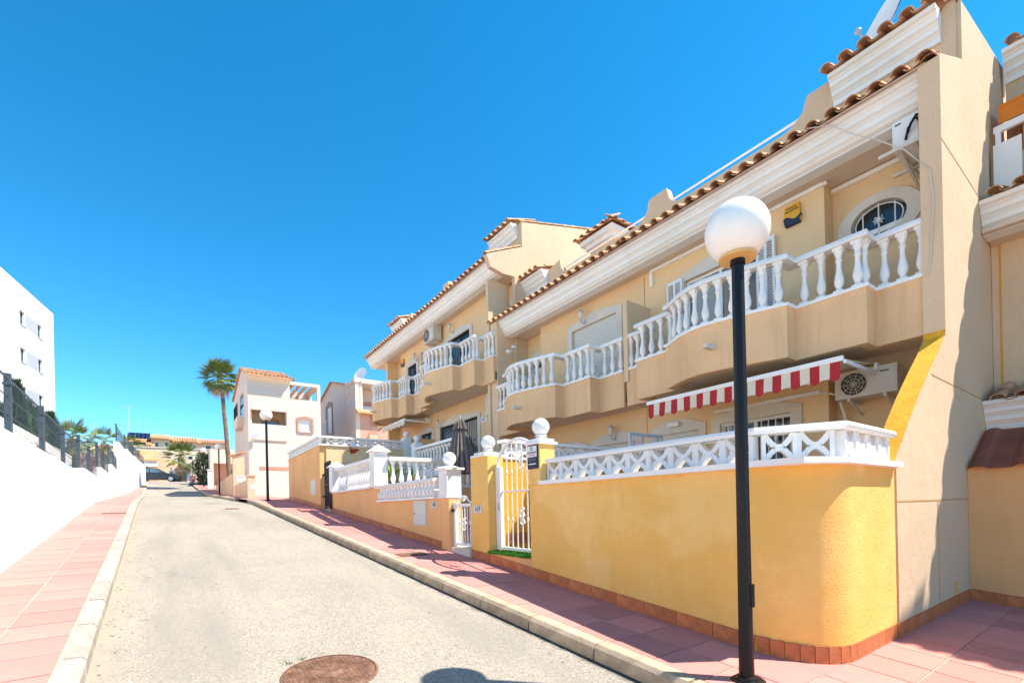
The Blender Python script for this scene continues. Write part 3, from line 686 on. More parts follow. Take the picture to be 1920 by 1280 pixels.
e = ac_unit(7.8, 8.5, 1.78, 2.06, 6.14, 6.5, 'white air conditioner end-on under the eave beside the gable pilaster', 'ac_white', False, wall=8.75)
add('hose', MB().tube([(7.79, 1.9, 6.27), (7.72, 1.85, 6.33), (7.74, 1.8, 6.42), (7.8, 1.74, 6.43), (7.9, 1.72, 6.35)], .016, 6).tube([(7.79, 1.92, 6.2), (7.7, 1.87, 6.28), (7.72, 1.8, 6.38), (7.9, 1.72, 6.3)], .016, 6), 'black_metal', e)
[add('rail', MB().box(xx, xx + .04, 1.7, 2.2, 6.09, 6.13), 'cable', e) for xx in (7.74, 8.35)]
add('label_strip', MB().box(7.796, 7.8, 1.97, 2.03, 6.44, 6.46), 'grey_metal', e)
# alarm boxes
def alarm(X, y0, y1, z0, z1, label, txt=True):
    e = thing('alarm_box', label, 'alarm box', (X, (y0 + y1) / 2, z0)); yc = (y0 + y1) / 2
    add('housing', MB().prism([(y0, z0 + .05), (y0 + .02, z1), (y1 - .02, z1), (y1, z0 + .05), (y1 - .03, z0), (y0 + .03, z0)], 'X', X - .07, X), 'alarm_yellow', e)
    n = 8; w = y1 - y0
    pts = [(y0 - .003 + (w + .006) * k / n, z0 + .11 + .035 * math.sin(k / n * 6.28 + 2.6)) for k in range(n + 1)]
    add('lower_cover', MB().prism([(y0 + .02, z0 - .004)] + [(y1 - .02, z0 - .004)] + pts[::-1], 'X', X - .075, X - .002), 'alarm_blue', e)
    if txt: add('lettering', text_mesh('ALARMA', .055, 'ink'), parent=e, loc=(X - .0725, yc, z0 + .225), rot=FACE_W); add('line', MB().box(X - .0725, X - .07, yc - .08, yc + .08, z0 + .265, z0 + .28), 'ink', e)
alarm(8.42, 3.42, 3.68, 6.11, 6.43, 'yellow and dark blue alarm box on the wall right of the open shutters')
alarm(8.28, 19.4, 19.7, 7.85, 8.15, 'small yellow alarm box high on the farthest house of the row', False)
# wall lanterns
LAN = {}
def lantern(x, y, z, label, m='alu'):
    e = thing('wall_lantern', label, 'wall lamp', (x, y, z))
    add('arm', MB().tube([(x, y, z), (x - .1, y, z - .05), (x - .15, y, z), (x - .15, y, z + .04)], .012, 6).box(x - .01, x, y - .03, y + .03, z - .07, z + .05), m, e)
    add('lamp_glass', MB().lathe([(.04, .04), (.07, .2)], (x - .15, y, z), 6), 'cream_cloth', e)
    add('cap', MB().lathe([(.085, .2), (.05, .25), (.012, .28), (.012, .31)], (x - .15, y, z), 6), m, e)
lantern(8.38, 8.4, 6.12, 'grey wall lantern above the lowered roller shutter')
lantern(8.38, 7.5, 3.12, 'wall lantern on the ground floor pediment of the shutter house')
lantern(8.24, 14.9, 7.9, 'pale green wall lantern above the black barred upper door')
lantern(8.24, 18.0, 7.72, 'wall lantern beside the small barred upper window of the farthest house')
lantern(8.24, 16.0, 4.65, 'dark wall lantern at the left of the ground floor barred doors')
o = tag(add('bulkhead_light', MB().prism([(8.42, 3.12), (8.3, 3.12), (8.28, 3.2), (8.42, 3.22)], 'Y', 5.75, 6.0), 'white'), 'white bulkhead light over the ground floor door below the awning', 'wall lamp')
# security light on an arm at the pilaster
e = thing('floodlight', 'white floodlight on a jointed arm fixed to the tan end wall', 'floodlight', (8.0, 11.2, 5.9))
add('arm', MB().tube([(7.85, 11.28, 5.75), (7.85, 11.1, 5.85), (7.85, 10.95, 5.98), (7.85, 10.85, 5.92), (7.85, 10.75, 6.05)], .015, 6), 'alu', e)
add('head', MB().sphere((7.85, 10.97, 6.02), .07, 10, 8, .8).box(7.8, 7.9, 10.68, 10.74, 6.05, 6.1), 'white_clean', e, smooth=True)
add('wire', MB().tube([(7.85, 10.95, 6.0), (8.1, 10.5, 5.94), (8.4, 10.1, 5.92)], .005, 4), 'cable', e)
# awnings
def awning(y0, y1, xf, zf, xb, zb, label, stripes, drop=.22):
    e = thing('awning', label, 'awning', (xb, (y0 + y1) / 2, zb))
    add('canopy', MB().prism([(xf, zf), (xb, zb), (xb, zb + .012), (xf, zf + .012)], 'Y', y0, y1), 'cream_cloth', e)
    add('front_bar', MB().box(xf - .045, xf + .005, y0 - .03, y1 + .03, zf - .02, zf + .045), 'white_clean', e)
    add('arm', MB().box(xf, xb, y0 - .05, y0 - .02, zf - .05, zf).box(xb - .25, xb, y0 - .07, y0 - .03, zf + .02, zf + .12), 'white_clean', e)
    n = stripes; w = (y1 - y0) / n
    for k in range(n):
        a = y0 + k * w; q = MB(); S = 8; red = (k % 2 == 0)
        A = []; B_ = []
        for i in range(S + 1):
            yy = a + w * i / S; dz = drop + (.035 * math.sin(math.pi * i / S) if red else -.012 * math.sin(math.pi * i / S)); dx = .012 * math.sin(yy * 7) 
            A.append((xf - .03, yy, zf - .02)); B_.append((xf - .03 + dx - .01, yy, zf - .02 - dz))
        for i in range(S): q.quad(A[i], A[i + 1], B_[i + 1], B_[i])
        add('valance_stripe', q, ('red_cloth' if red else 'cream_cloth') if stripes > 12 else 'cream_cloth', e)
awning(2.45, 5.5, 7.08, 3.37, 8.4, 3.52, 'rolled out awning with scalloped red and cream striped valance under the balcony', 25)
awning(16.95, 19.3, 7.2, 4.98, 8.25, 5.12, 'small cream awning with plain scalloped valance under the farthest balcony', 11, .16)
# satellite dishes
def dish(c, r, face, label, rod=None):
    e = thing('satellite_dish', label, 'satellite dish', (c[0], c[1], c[2] - r)); 
    f = Vector(face).normalized(); q = f.to_track_quat('Z', 'Y').to_matrix()
    m = MB(); n = 28; rings = []
    for j in range(6):
        rr = r * j / 5 + .002; rings.append([Vector((rr * math.cos(2 * math.pi * k / n), rr * math.sin(2 * math.pi * k / n), .18 * r * (j / 5) ** 2)) for k in range(n)])
    for side in (0, -.015):
        ids = [[m.p(*(Vector(c) + q @ (v + Vector((0, 0, side))))) for v in rg] for rg in rings]
        for a, b in zip(ids, ids[1:]):
            for k in range(n): m.f.append([a[k], a[(k + 1) % n], b[(k + 1) % n], b[k]])
    add('reflector', m, 'white_clean', e, smooth=True)
    C = Vector(c); add('arm', MB().tube([C - f * .02 - UP * r * .8, C + f * r * .8 - UP * r * .25], .014, 5).sphere(C + f * r * .8 - UP * r * .22, .05, 8, 6), 'alu', e)
    add('mast', MB().tube([C - f * .1, C - f * .12 - UP * (r + (rod or .3))], .025, 6), 'alu', e)
dish((9.55, 2.62, 9.2), .52, (-.74, .58, .33), 'large white satellite dish seen almost edge-on above the gable cornice', .5)

# ------------------------------------------------------------------ neighbouring house on the right
nb = thing('neighbour_house', 'tan neighbouring house with a lean-to of red sheets, right of the gable', 'house', (10, -1, 0))
add('storage_wall', MB().box(8.6, 8.78, -7, 1.548, -.7, 1.98), 'orange_wall', nb)
sh_ = MB()
for k in range(22):
    y0 = 1.53 - k * .4; sh_ = MB()
    sh_.prism([(y0, 0), (y0 - .06, .035), (y0 - .13, .035), (y0 - .19, 0), (y0 - .395, 0), (y0 - .395, -.012), (y0 - .2, -.012), (y0 - .14, .022), (y0 - .06, .022), (y0, -.012)], 'X', 0, 1.2)
    o = add('roof_sheet', sh_, 'terracotta_sheet', nb, loc=(8.48, 0, 1.92), rot=(0, -.5, 0))
add('lower_cornice', cornice(9.52, 2.52, -7, 1.545), 'white', nb)
tile_strip(nb, 9.45, 2.9, 10.35, 3.2, -3.0, 1.5)
add('wall', MB().box(10.35, 10.55, -7, 1.545, 1.5, 5.6), 'tan', nb)
add('wall_joint', MB().box(10.34, 10.352, 1.44, 1.455, 3.1, 5.4), 'deep_yellow', nb)
add('upper_cornice', cornice(9.58, 5.40, -7, 1.545, k=1.08), 'white', nb)
tile_strip(nb, 9.5, 5.84, 10.5, 6.2, -3.5, 1.5)
add('soffit', MB().box(9.7, 10.4, -7, 1.54, 5.41, 5.47), 'soffit', nb)
add('terrace_wall', MB().box(10.45, 10.6, -7, 1.54, 6.0, 6.75), 'tan', nb)
add('terrace_rail', MB().box(10.4, 10.46, -7, 1.5, 7.15, 7.25).box(10.4, 10.46, 1.42, 1.48, 6.7, 7.15), 'white_clean', nb)
add('white_panel', MB().box(10.36, 10.4, 1.2, 1.5, 6.15, 6.95), 'white_clean', nb)
add('canvas', MB().box(10.55, 10.57, -7, 1.2, 6.2, 7.2), 'parapet', nb)
add('orange_canopy', MB().prism([(10.45, 7.55), (11.8, 7.9), (11.8, 7.93), (10.45, 7.58)], 'Y', -6, 1.45).box(10.46, 10.48, -6, 1.45, 7.3, 7.56), 'orange_cloth', nb)
add('top_cornice', cornice(11.2, 8.45, -2.5, 1.5, k=1.1), 'white', nb); add('top_wall', MB().box(11.5, 11.7, -2.5, 1.5, 6, 8.5), 'tan_pale', nb)
tile_strip(nb, 11.1, 8.9, 12.2, 9.3, -1.5, 1.5)
add('bay', MB().box(10.3, 13, -9, -2.15, -1, 9.0), 'tan', nb)
tile_strip(nb, 10.1, 9.02, 11.2, 9.4, -4, -2.1)
add('bay_roof', MB().box(10.25, 13, -9, -2.1, 9.001, 9.1), 'mortar', nb)

# ------------------------------------------------------------------ garden walls, gates
def skirt_line(parent, X, y0, y1, step=.38, h=.135):
    n = max(1, round((y1 - y0) / step)); s = (y1 - y0) / n; key = ('sk', round(s, 3))
    if key not in _tc: _tc[key] = MB().box(-.012, 0, -s / 2 + .002, s / 2 - .002, -.03, h).mesh('skirting_tile', 'skirting')
    for i in range(n):
        yy = y0 + (i + .5) * s; add('skirting_tile', _tc[key], parent=parent, loc=(X, yy, g(yy)), rot=(gs(yy), 0, 0))
def follow(X0, X1, y0, y1, ztop, drop=.5, o=(0, 0, 0)):     # wall whose foot follows the street
    n = 8; ys = [y0 + (y1 - y0) * k / n for k in range(n + 1)]
    return MB(o).prism([(yy, g(yy) - drop) for yy in ys] + [(y1, ztop), (y0, ztop)], 'X', X0, X1)
# --- yellow wall with rounded corner
gw = thing('garden_wall', 'yellow rendered garden wall with rounded corner and white lattice on top', 'garden wall', (4.2, 3.4, .2))
ca = [(4.67 - .55 * math.cos(t * math.pi / 24), 2.11 - .55 * math.sin(t * math.pi / 24)) for t in range(13)]
plan = [(4.12, 5.31)] + ca + [(5.75, 1.56), (5.75, 1.76), (4.75, 1.76)] + [(4.67 - .33 * math.cos(t * math.pi / 24), 2.11 - .33 * math.sin(t * math.pi / 24)) for t in range(12, -1, -1)] + [(4.34, 5.31)]
add('wall', MB().prism(plan, 'Z', -.2, 1.85), 'yellow', gw, smooth=True)
cop = [(4.06, 5.02), (4.06, 1.68), (4.42, 1.5), (5.72, 1.5)][::-1]
add('base_course', MB().sweep(cop, [(.02, 1.85), (.02, 1.9), (-.16, 1.9), (-.16, 1.85)]), 'white_clean', gw)
add('wall_cap', MB().prism([(4.08, 5.0), (4.08, 1.7), (4.43, 1.52), (5.74, 1.52), (5.74, 1.78), (4.6, 1.78), (4.36, 1.95), (4.36, 5.0)], 'Z', 1.846, 1.853), 'white_clean', gw)
cop2 = [(4.2, 5.02), (4.2, 2.13), (4.53, 1.56), (5.72, 1.56)][::-1]
add('top_rail', MB().sweep(cop2, [(.02, 2.145), (.035, 2.175), (.02, 2.205), (-.15, 2.205), (-.16, 2.145)]), 'white_clean', gw)
inn = lambda a, b: (a, b)
lattice(gw, (4.265, 5.03), (4.265, 2.16), 1.85); lattice(gw, (4.285, 2.12), (4.56, 1.65), 1.85, .35, .28); lattice(gw, (4.6, 1.625), (5.68, 1.625), 1.85)
skirt_line(gw, 4.118, 2.13, 5.31)
rs = random.Random(2); skm = MB().box(-.012, 0, -.052, .052, -.03, .14).mesh('skirting_tile', 'skirting'); skg = MB().box(-.082, .082, -.012, 0, -.05, .14).mesh('skirting_tile', 'skirting')
for k in range(8):
    a = (k + .5) / 8 * math.pi / 2; x, y = 4.67 - .552 * math.cos(a), 2.11 - .552 * math.sin(a); add('skirting_tile', skm, parent=gw, loc=(x, y, g(y)), rot=(0, 0, a))
for k in range(23): add('skirting_tile', skg, parent=(gw if k < 6 else H169), loc=(4.76 + k * .168, 1.558 if k < 6 else 1.549, .19))
for k in range(20): add('skirting_tile', MB().box(-.012, 0, -.165, .165, -.05, .14).mesh('skirting_tile', 'skirting') if k == 0 else bpy.data.objects['skirting_tile_nb'].data, parent=nb, loc=(8.6, 1.38 - k * .335, g(1.38 - k * .335)), rot=(gs(-1), 0, 0)) if k else setattr(add('skirting_tile_nb', MB().box(-.012, 0, -.165, .165, -.05, .14), 'skirting', nb, loc=(8.6, 1.38, g(1.38)), rot=(gs(-1), 0, 0)), 'hide_render', False)
bpy.data.objects['skirting_tile_nb'].name = 'skirting_tile'
# --- gate pillars 169
pa = thing('gate_pillar', 'yellow gate pillar with white ball top and an agency board on it', 'gate pillar', (4.25, 5.18, .6))
add('shaft', MB().box(4.105, 4.37, 5.045, 5.315, 1.853, 2.42), 'yellow', pa); ball_top(pa, 4.24, 5.18, 2.42, .165)
pb = thing('gate_pillar', 'wide yellow gate pillar with ball top carrying the number 169', 'gate pillar', (4.25, 6.68, .6))
add('shaft', follow(4.12, 4.42, 6.41, 6.95, 2.39), 'yellow', pb); ball_top(pb, 4.3, 6.66, 2.39, .22, .12); skirt_line(pb, 4.118, 6.41, 6.95, .27)
# agency board
e = thing('agency_board', 'white and navy estate agency board tied to the yellow pillar', 'sign', (4.1, 5.18, 2.1))
add('panel', MB().box(4.085, 4.098, 5.075, 5.305, 2.08, 2.41), 'navy', e)
add('white_field', MB().box(4.081, 4.085, 5.09, 5.295, 2.245, 2.398), 'sign_white', e)
add('emblem', MB().tube([(4.0795, 5.2 + .022 * math.cos(a * .4), 2.36 + .022 * math.sin(a * .4)) for a in range(17)], .005, 4), 'grey_metal', e)
add('lettering', text_mesh('DUCORTS', .042, 'ink'), parent=e, loc=(4.0795, 5.195, 2.305), rot=FACE_W)
add('lines', MB().box(4.0795, 4.081, 5.12, 5.27, 2.266, 2.276), 'red_cloth', e)
add('lines', MB().box(4.083, 4.085, 5.11, 5.28, 2.19, 2.225), 'grey_metal', e); add('lines', MB().box(4.083, 4.085, 5.11, 5.27, 2.14, 2.155), 'sign_white', e)
# number plates
def plate(X, y, z, txt, label, w=.24, h=.135):
    e = thing('number_plate', label, 'house number', (X, y, z - h / 2))
    add('plate', MB().box(X - .012, X, y - w / 2, y + w / 2, z - h / 2, z + h / 2), 'sign_white', e)
    add('digits', text_mesh(txt, h * .95, 'ink'), parent=e, loc=(X - .0135, y, z), rot=FACE_W)
    q = MB()
    for k in range(9): q.box(X - .013, X - .0115, y - w / 2 + .012 + k * (w - .04) / 8, y - w / 2 + .026 + k * (w - .04) / 8, z - h / 2 + .005, z - h / 2 + .012).box(X - .013, X - .0115, y - w / 2 + .012 + k * (w - .04) / 8, y - w / 2 + .026 + k * (w - .04) / 8, z + h / 2 - .012, z + h / 2 - .005)
    add('border', q, 'ink', e)
plate(4.118, 6.73, 1.525, '169', 'tiled house number 169 on the wide yellow pillar')
plate(4.048, 8.24, 1.63, '168', 'tiled house number 168 on the orange wall')
plate(8.275, 13.05, 4.45, '167', 'house number tiles beside the ground floor barred doors', .42, .2)
# --- arched white gate 169
def scroll(q, x, y, z, k=1.0):
    for s in (-1, 1):
        q.tube([(x, y + s * .012, z - .11 * k), (x, y + s * .05 * k, z - .08 * k), (x, y + s * .02 * k, z - .03 * k), (x, y + s * .05 * k, z + .02 * k), (x, y + s * .015 * k, z + .06 * k), (x, y + s * .045 * k, z + .1 * k), (x, y + s * .01, z + .12 * k)], .011 * k, 5)
    q.sphere((x, y, z), .022 * k, 8, 6, 1.6)
e = thing('gate', 'tall white wrought iron gate with arched top between the yellow pillars', 'gate', (4.3, 5.9, .9))
y0, y1 = 5.335, 6.39; X = 4.3; fr = MB(); ar = [(X, (y0 + y1) / 2 + (y1 - y0) / 2 * math.cos(a), 2.18 + .42 * math.sin(a)) for a in [math.pi * k / 18 for k in range(19)]]
fr.tube([(X, y1, .87)] + ar + [(X, y0, .87)], .024, 8).box(X - .022, X + .022, y0, y1, .87, .915).box(X - .012, X + .012, y0, y1, 1.79, 1.815)
fr.box(X - .04, X + .02, y1 - .13, y1 + .01, .87, 2.2)
add('frame', fr, 'white_clean', e)
for k in range(1, 7):
    yy = y0 + (y1 - .13 - y0) * k / 7; zt = 2.18 + .42 * math.sqrt(max(0, 1 - ((yy - (y0 + y1) / 2) / ((y1 - y0) / 2)) ** 2)); q = MB().tube([(X, yy, .9), (X, yy, zt)], .011, 6)
    if k in (1, 2, 3, 5, 6):
        for zz in (1.35, 2.1): q.sphere((X, yy, zz), .02, 8, 6, 2.2)
    add('bar', q, 'white_clean', e)
for zz, kk in ((1.4, 1.15), (2.25, 1.1)):
    q = MB(); scroll(q, X - .005, y0 + (y1 - .13 - y0) * 3 / 7, zz, kk); add('ornament', q, 'white_clean', e)
add('lock', MB().box(X - .05, X - .04, y1 - .09, y1 - .06, 1.5, 1.62), 'alu', e)
# doorstep with artificial turf
st = thing('doorstep', 'yellow doorstep under the tall arched gate', 'step', (4.3, 5.86, .5))
add('block', follow(4.13, 4.9, 5.31, 6.41, .81, .4), 'orange_wall', st); skirt_line(st, 4.128, 5.31, 6.41, .37)
rt = random.Random(4); tf = MB().box(4.10, 4.85, 5.33, 6.42, .812, .835)
for k in range(5200):
    x, y = rt.uniform(4.07, 4.86), rt.uniform(5.31, 6.43); a = rt.uniform(0, 6.28); z = .833 if x > 4.1 else .815; l = rt.uniform(.02, .04)
    tf.f.append([tf.p(x, y, z - .01), tf.p(x + .006 * math.cos(a), y + .006 * math.sin(a), z - .01), tf.p(x + rt.uniform(-.02, .012), y + rt.uniform(-.015, .015), z + l)])
o = tag(add('turf_mat', tf.raw('turf_mat', 'turf')), 'bright green artificial turf mat on the doorstep of the tall gate', 'turf mat')
# dividing wall behind the gate with lattice
dw = thing('dividing_wall', 'yellow dividing wall with white lattice running back from the tall gate', 'garden wall', (5.8, 6.5, .8))
add('wall', MB().box(4.42, 8.4, 6.41, 6.6, .4, 2.35), 'deep_yellow', dw)
add('base_course', MB().box(4.45, 7.6, 6.39, 6.62, 2.35, 2.39), 'white_clean', dw); add('top_rail', MB().box(4.45, 7.6, 6.40, 6.61, 2.63, 2.68), 'white_clean', dw)
lattice(dw, (4.5, 6.5), (7.5, 6.5), 2.34, .34)
for k in range(8): add('skirting_tile', skg, parent=dw, loc=(4.55 + k * .168, 6.409, .98))
st2 = tag(add('garden_floor', MB().box(4.36, 8.5, 1.77, 6.405, .3, .8), 'concrete'), 'paved garden floor behind the yellow wall', 'garden floor')
# grey metal frame on the terrace
e = thing('metal_gate', 'grey metal railing frame on the terrace behind the lattice', 'railing', (6.5, 5.2, .95))
A0, A1 = onY(1181, 812, 5.0), onY(1240, 821, 5.0); q = MB().bar((A0.x, 5.0, A0.z), (A1.x, 5.0, A0.z), .04).bar((A0.x, 5.0, A0.z), (A0.x, 5.0, .8), .04).bar((A1.x, 5.0, A0.z), (A1.x, 5.0, .8), .04).bar((A0.x, 5.0, 1.4), (A1.x, 5.0, 1.4), .03)
for k in range(1, 9): xx = A0.x + (A1.x - A0.x) * k / 9; q.bar((xx, 5.0, A0.z), (xx, 5.0, 1.4), .014)
add('frame', q, 'alu', e)
# --- 168: orange wall, low balustrade, white post with ball
g8 = thing('garden_wall', 'orange garden wall with bulging white balustrade and skirting tiles, by number 168', 'garden wall', (4.1, 11.5, 1))
n = 12; ys = [7.96 + (15.45 - 7.96) * k / n for k in range(n + 1)]
add('wall', MB().prism([(yy, g(yy) - .5) for yy in ys] + [(15.45, 2.1), (11.2, 2.1), (11.2, 1.74), (7.96, 1.74)], 'X', 4.05, 4.25), 'orange_wall', g8)
skirt_line(g8, 4.048, 7.96, 15.45)
lowp = [(4.1, 8.12), (4.1, 11.2)]
add('low_base', MB().box(3.99, 4.23, 8.12, 11.3, 1.742, 1.785), 'white', g8); add('low_rail', MB().prism([(4.0, 2.07), (3.97, 2.1), (3.99, 2.14), (4.24, 2.14), (4.24, 2.07)], 'Y', 8.12, 11.3), 'white', g8)
bel = MB(); 
bp_ = [(.04, 0), (.075, .04), (.09, .10), (.07, .16), (.035, .21), (.03, .25), (.05, .285)]
BEL = MB(); 
for (ra, za), (rb, zb) in zip(bp_, bp_[1:]):
    BEL.prism([(-ra * 1.3, za), (.05, za), (.05, zb), (-rb * 1.3, zb)], 'Y', -.062, .062)
BELm = BEL.mesh('belly_baluster', 'white')
for k in range(17): add('belly_baluster', BELm, parent=g8, loc=(4.1, 8.24 + k * .18, 1.785))
for (ya, yb) in ((11.95, 14.95),):
    add('base_rail', MB().box(4.0, 4.2, 11.75, 15.45, 2.102, 2.15), 'white', g8); add('top_rail', MB().box(3.99, 4.21, 11.75, 14.95, 2.77, 2.86), 'white', g8)
    for k in range(14): add('baluster', BAL2, parent=g8, loc=(4.1, 11.92 + k * .212, 2.15))
# ball post
po = thing('gate_post', 'white gate post with recessed panel, pyramid cap and ball, beside the low gate', 'gate post', (4.15, 7.8, 1.7))
add('shaft', MB().box(4.02, 4.32, 7.64, 7.96, 1.78, 2.26).box(4.012, 4.02, 7.7, 7.9, 1.84, 2.18), 'white', po)
add('plinth', MB().box(4.05, 4.3, 7.63, 7.955, .4, 1.74), 'orange_wall', po)
add('base', MB().box(4.0, 4.34, 7.62, 7.98, 1.742, 1.78), 'white', po)
add('cap', MB().box(3.97, 4.37, 7.59, 8.01, 2.26, 2.3).lathe([(.27, 2.3), (.07, 2.355), (.06, 2.38)], (4.17, 7.8, 0), 4), 'white', po)
add('ball', MB().sphere((4.17, 7.8, 2.475), .125, 20, 14), 'white', po, smooth=True)
def pyr_post(x, y, z0, z1, w, label):
    p_ = thing('balustrade_post', label, 'balustrade post', (x, y, z0))
    add('shaft', MB().box(x - w, x + w, y - w, y + w, z0, z1).box(x - w - .006, x - w, y - w * .55, y + w * .55, z0 + .12, z1 - .12), 'white', p_)
    m = MB(); k = w * 1.35; b = [(x - k, y - k, z1), (x + k, y - k, z1), (x + k, y + k, z1), (x - k, y + k, z1)]
    m.box(x - k, x + k, y - k, y + k, z1, z1 + .03); t = [(a, c, z1 + .03) for a, c, _ in b]
    for i in range(4): m.quad(t[i], t[(i + 1) % 4], (x, y, z1 + .2))
    add('cap', m, 'white', p_)
pyr_post(4.12, 11.43, 2.15, 2.98, .17, 'white post with pyramid cap where the two balustrades meet')
pyr_post(4.1, 15.15, 2.15, 2.9, .17, 'white post with pyramid cap next to the black barred gate')
# side balustrade running back from the post
sb = thing('balustrade', 'white balustrade running back from the pyramid post to the house', 'balustrade', (5.4, 11.25, 2.1))
add('wall', MB().box(4.25, 7.4, 11.16, 11.32, .6, 2.1), 'orange_wall', sb); add('base_rail', MB().box(4.26, 7.4, 11.13, 11.35, 2.102, 2.15), 'white', sb); add('top_rail', MB().box(4.3, 7.4, 11.13, 11.35, 2.77, 2.86), 'white', sb)
for k in range(14): add('baluster', BAL2, parent=sb, loc=(4.42 + k * .215, 11.24, 2.15))
# low white gate
e = thing('gate', 'low white iron gate with scrolled top beside number 168', 'gate', (4.15, 7.3, .87))
X = 4.16; y0, y1 = 6.97, 7.6; q = MB().box(X - .02, X + .02, y0, y1, .88, .93).box(X - .02, X + .02, y0, y1, 1.58, 1.63).box(X - .03, X + .03, y1 - .06, y1 + .02, .86, 1.66).box(X - .02, X + .02, y0, y0 + .03, .88, 1.63)
q.tube([(X, y0, 1.63), (X, y0 + .1, 1.66), (X, y0 + .22, 1.74), (X, y0 + .3, 1.76), (X, y1 - .3, 1.76), (X, y1 - .2, 1.73), (X, y1 - .05, 1.65)], .016, 6); add('frame', q, 'white_clean', e)
for k in range(1, 6):
    yy = y0 + (y1 - .06 - y0) * k / 6; q = MB().tube([(X, yy, .9), (X, yy, 1.6)], .01, 6)
    if k in (1, 5): q.sphere((X, yy, 1.3), .022, 8, 6, 2)
    add('bar', q, 'white_clean', e)
q = MB(); scroll(q, X - .005, (y0 + y1 - .06) / 2, 1.26, 1.0); add('ornament', q, 'white_clean', e); add('ornament', MB().sphere((X, (y0 + y1) / 2, 1.7), .035, 8, 6), 'white_clean', e); add('latch', MB().box(X - .06, X - .03, y1 - .02, y1 + .05, 1.48, 1.54), 'iron', e)
s8 = tag(add('doorstep', follow(4.07, 4.8, 6.955, 7.955, .85, .4), 'stone'), 'pale doorstep under the low white gate', 'step')
tag(add('garden_floor', MB().box(4.3, 8.3, 6.62, 11.15, .2, .83), 'concrete'), 'paved garden floor behind the low white gate', 'garden floor')
tag(add('garden_floor', MB().box(4.26, 8.3, 11.33, 16.3, .8, 2.08), 'concrete'), 'raised garden floor behind the white balustrade', 'garden floor')
# meter box
mb_ = thing('meter_box', 'cream louvred meter box on the orange wall left of number 168', 'meter box', (4.04, 8.87, 1.2))
q = MB().box(4.03, 4.05, 8.57, 9.17, 1.22, 1.72); add('door', q, 'louver', mb_)
q = MB()
for k in range(4): q.prism([(4.03, 1.26 + k * .055), (4.022, 1.27 + k * .055), (4.03, 1.3 + k * .055)], 'Y', 8.62, 9.12)
q.box(4.024, 4.03, 8.6, 8.62, 1.24, 1.7).box(4.024, 4.03, 9.12, 9.14, 1.24, 1.7); add('louvres', q, 'louver', mb_); add('lock', MB().box(4.02, 4.03, 9.1, 9.13, 1.45, 1.48), 'iron', mb_)
# closed parasol, pots, plants behind the balustrade
um = thing('parasol', 'closed dark grey parasol standing behind the white balustrades', 'parasol', (5.6, 9.9, .83))
m = MB(); n = 20; prof = [(.03, 3.70), (.10, 3.62), (.16, 3.45), (.13, 3.4), (.16, 3.3), (.25, 2.9), (.33, 2.45), (.30, 2.38)]
rings = []
for r, z in prof: rings.append([m.p(5.6 + r * (1 + .22 * math.cos(8 * 2 * math.pi * k / 40 * 2)) * math.cos(2 * math.pi * k / 40), 9.9 + r * (1 + .22 * math.cos(8 * 2 * math.pi * k / 40 * 2)) * math.sin(2 * math.pi * k / 40), z) for k in range(40)])
for a, b in zip(rings, rings[1:]):
    for k in range(40): m.f.append([a[k], a[(k + 1) % 40], b[(k + 1) % 40], b[k]])
m.f.append(rings[0]); add('canopy', m, 'umbrella', um); add('pole', MB().tube([(5.6, 9.9, .85), (5.6, 9.9, 3.78)], .02, 8), 'alu', um); add('foot', MB().lathe([(.25, 0), (.25, .06), (.05, .1)], (5.6, 9.9, .83), 16), 'concrete', um)
add('strap', MB().lathe([(.172, 3.4), (.172, 3.43)], (5.6, 9.9, 0), 20, False), 'iron', um)
# terrace balustrade of the higher house
tb = thing('balustrade', 'white terrace balustrade with ball post in front of the higher house', 'balustrade', (6.6, 13, 2.55))
add('base_rail', MB().box(6.5, 6.7, 11.4, 14.5, 2.56, 2.82), 'white', tb); add('top_rail', MB().box(6.48, 6.72, 11.4, 14.5, 3.5, 3.58), 'white', tb)
for k in range(14): add('baluster', BAL2, parent=tb, loc=(6.6, 11.6 + k * .215, 2.85))
add('post', MB().box(6.46, 6.74, 14.5, 14.75, 2.56, 3.68), 'white', tb); ball_top(tb, 6.6, 14.62, 3.68, .16, .11)
tag(add('raised_wall', MB().box(6.5, 6.7, 11.33, 16.3, 1.9, 2.55), 'orange_wall'), 'orange retaining wall under the terrace balustrade', 'retaining wall')
tag(add('terrace_screen', MB().box(7.0, 8.1, 16.36, 16.5, 2.5, 4.2), 'orange_wall'), 'orange screen wall between the two higher terraces', 'screen wall')
def leaf_spray(c, n, L, w, seed, up=.6):
    r = random.Random(seed); m = MB()
    for k in range(n):
        a = r.uniform(0, 6.28); e_ = r.uniform(.15, 1.2); d = Vector((math.cos(a) * math.cos(e_), math.sin(a) * math.cos(e_), math.sin(e_) * up + .25)); l = L * r.uniform(.6, 1); s = Vector((-math.sin(a), math.cos(a), 0)) * w
        p0 = Vector(c); p1 = p0 + d * l * .6; p2 = p0 + d * l + Vector((0, 0, -.12 * l))
        m.f.append([m.p(*(p0 - s * .4)), m.p(*(p0 + s * .4)), m.p(*(p1 + s)), m.p(*(p1 - s))]); m.f.append([m.p(*(p1 - s)), m.p(*(p1 + s)), m.p(*p2)])
    return m
def pot_plant(x, y, z, label, seed, L=.55):
    e = thing('potted_plant', label, 'potted plant', (x, y, z)); add('pot', MB().lathe([(.11, 0), (.15, .26), (.16, .26), (.16, .3), (.13, .3), (.12, .26)], (x, y, z), 14), 'tile', e); add('leaves', leaf_spray((x, y, z + .26), 34, L, .022, seed), 'lime_leaf', e)
pot_plant(4.55, 11.75, 2.09, 'spiky yellow-green potted plant behind the side balustrade', 3, .75); pot_plant(5.1, 11.65, 2.09, 'darker leafy potted plant farther along the side balustrade', 4, .5)
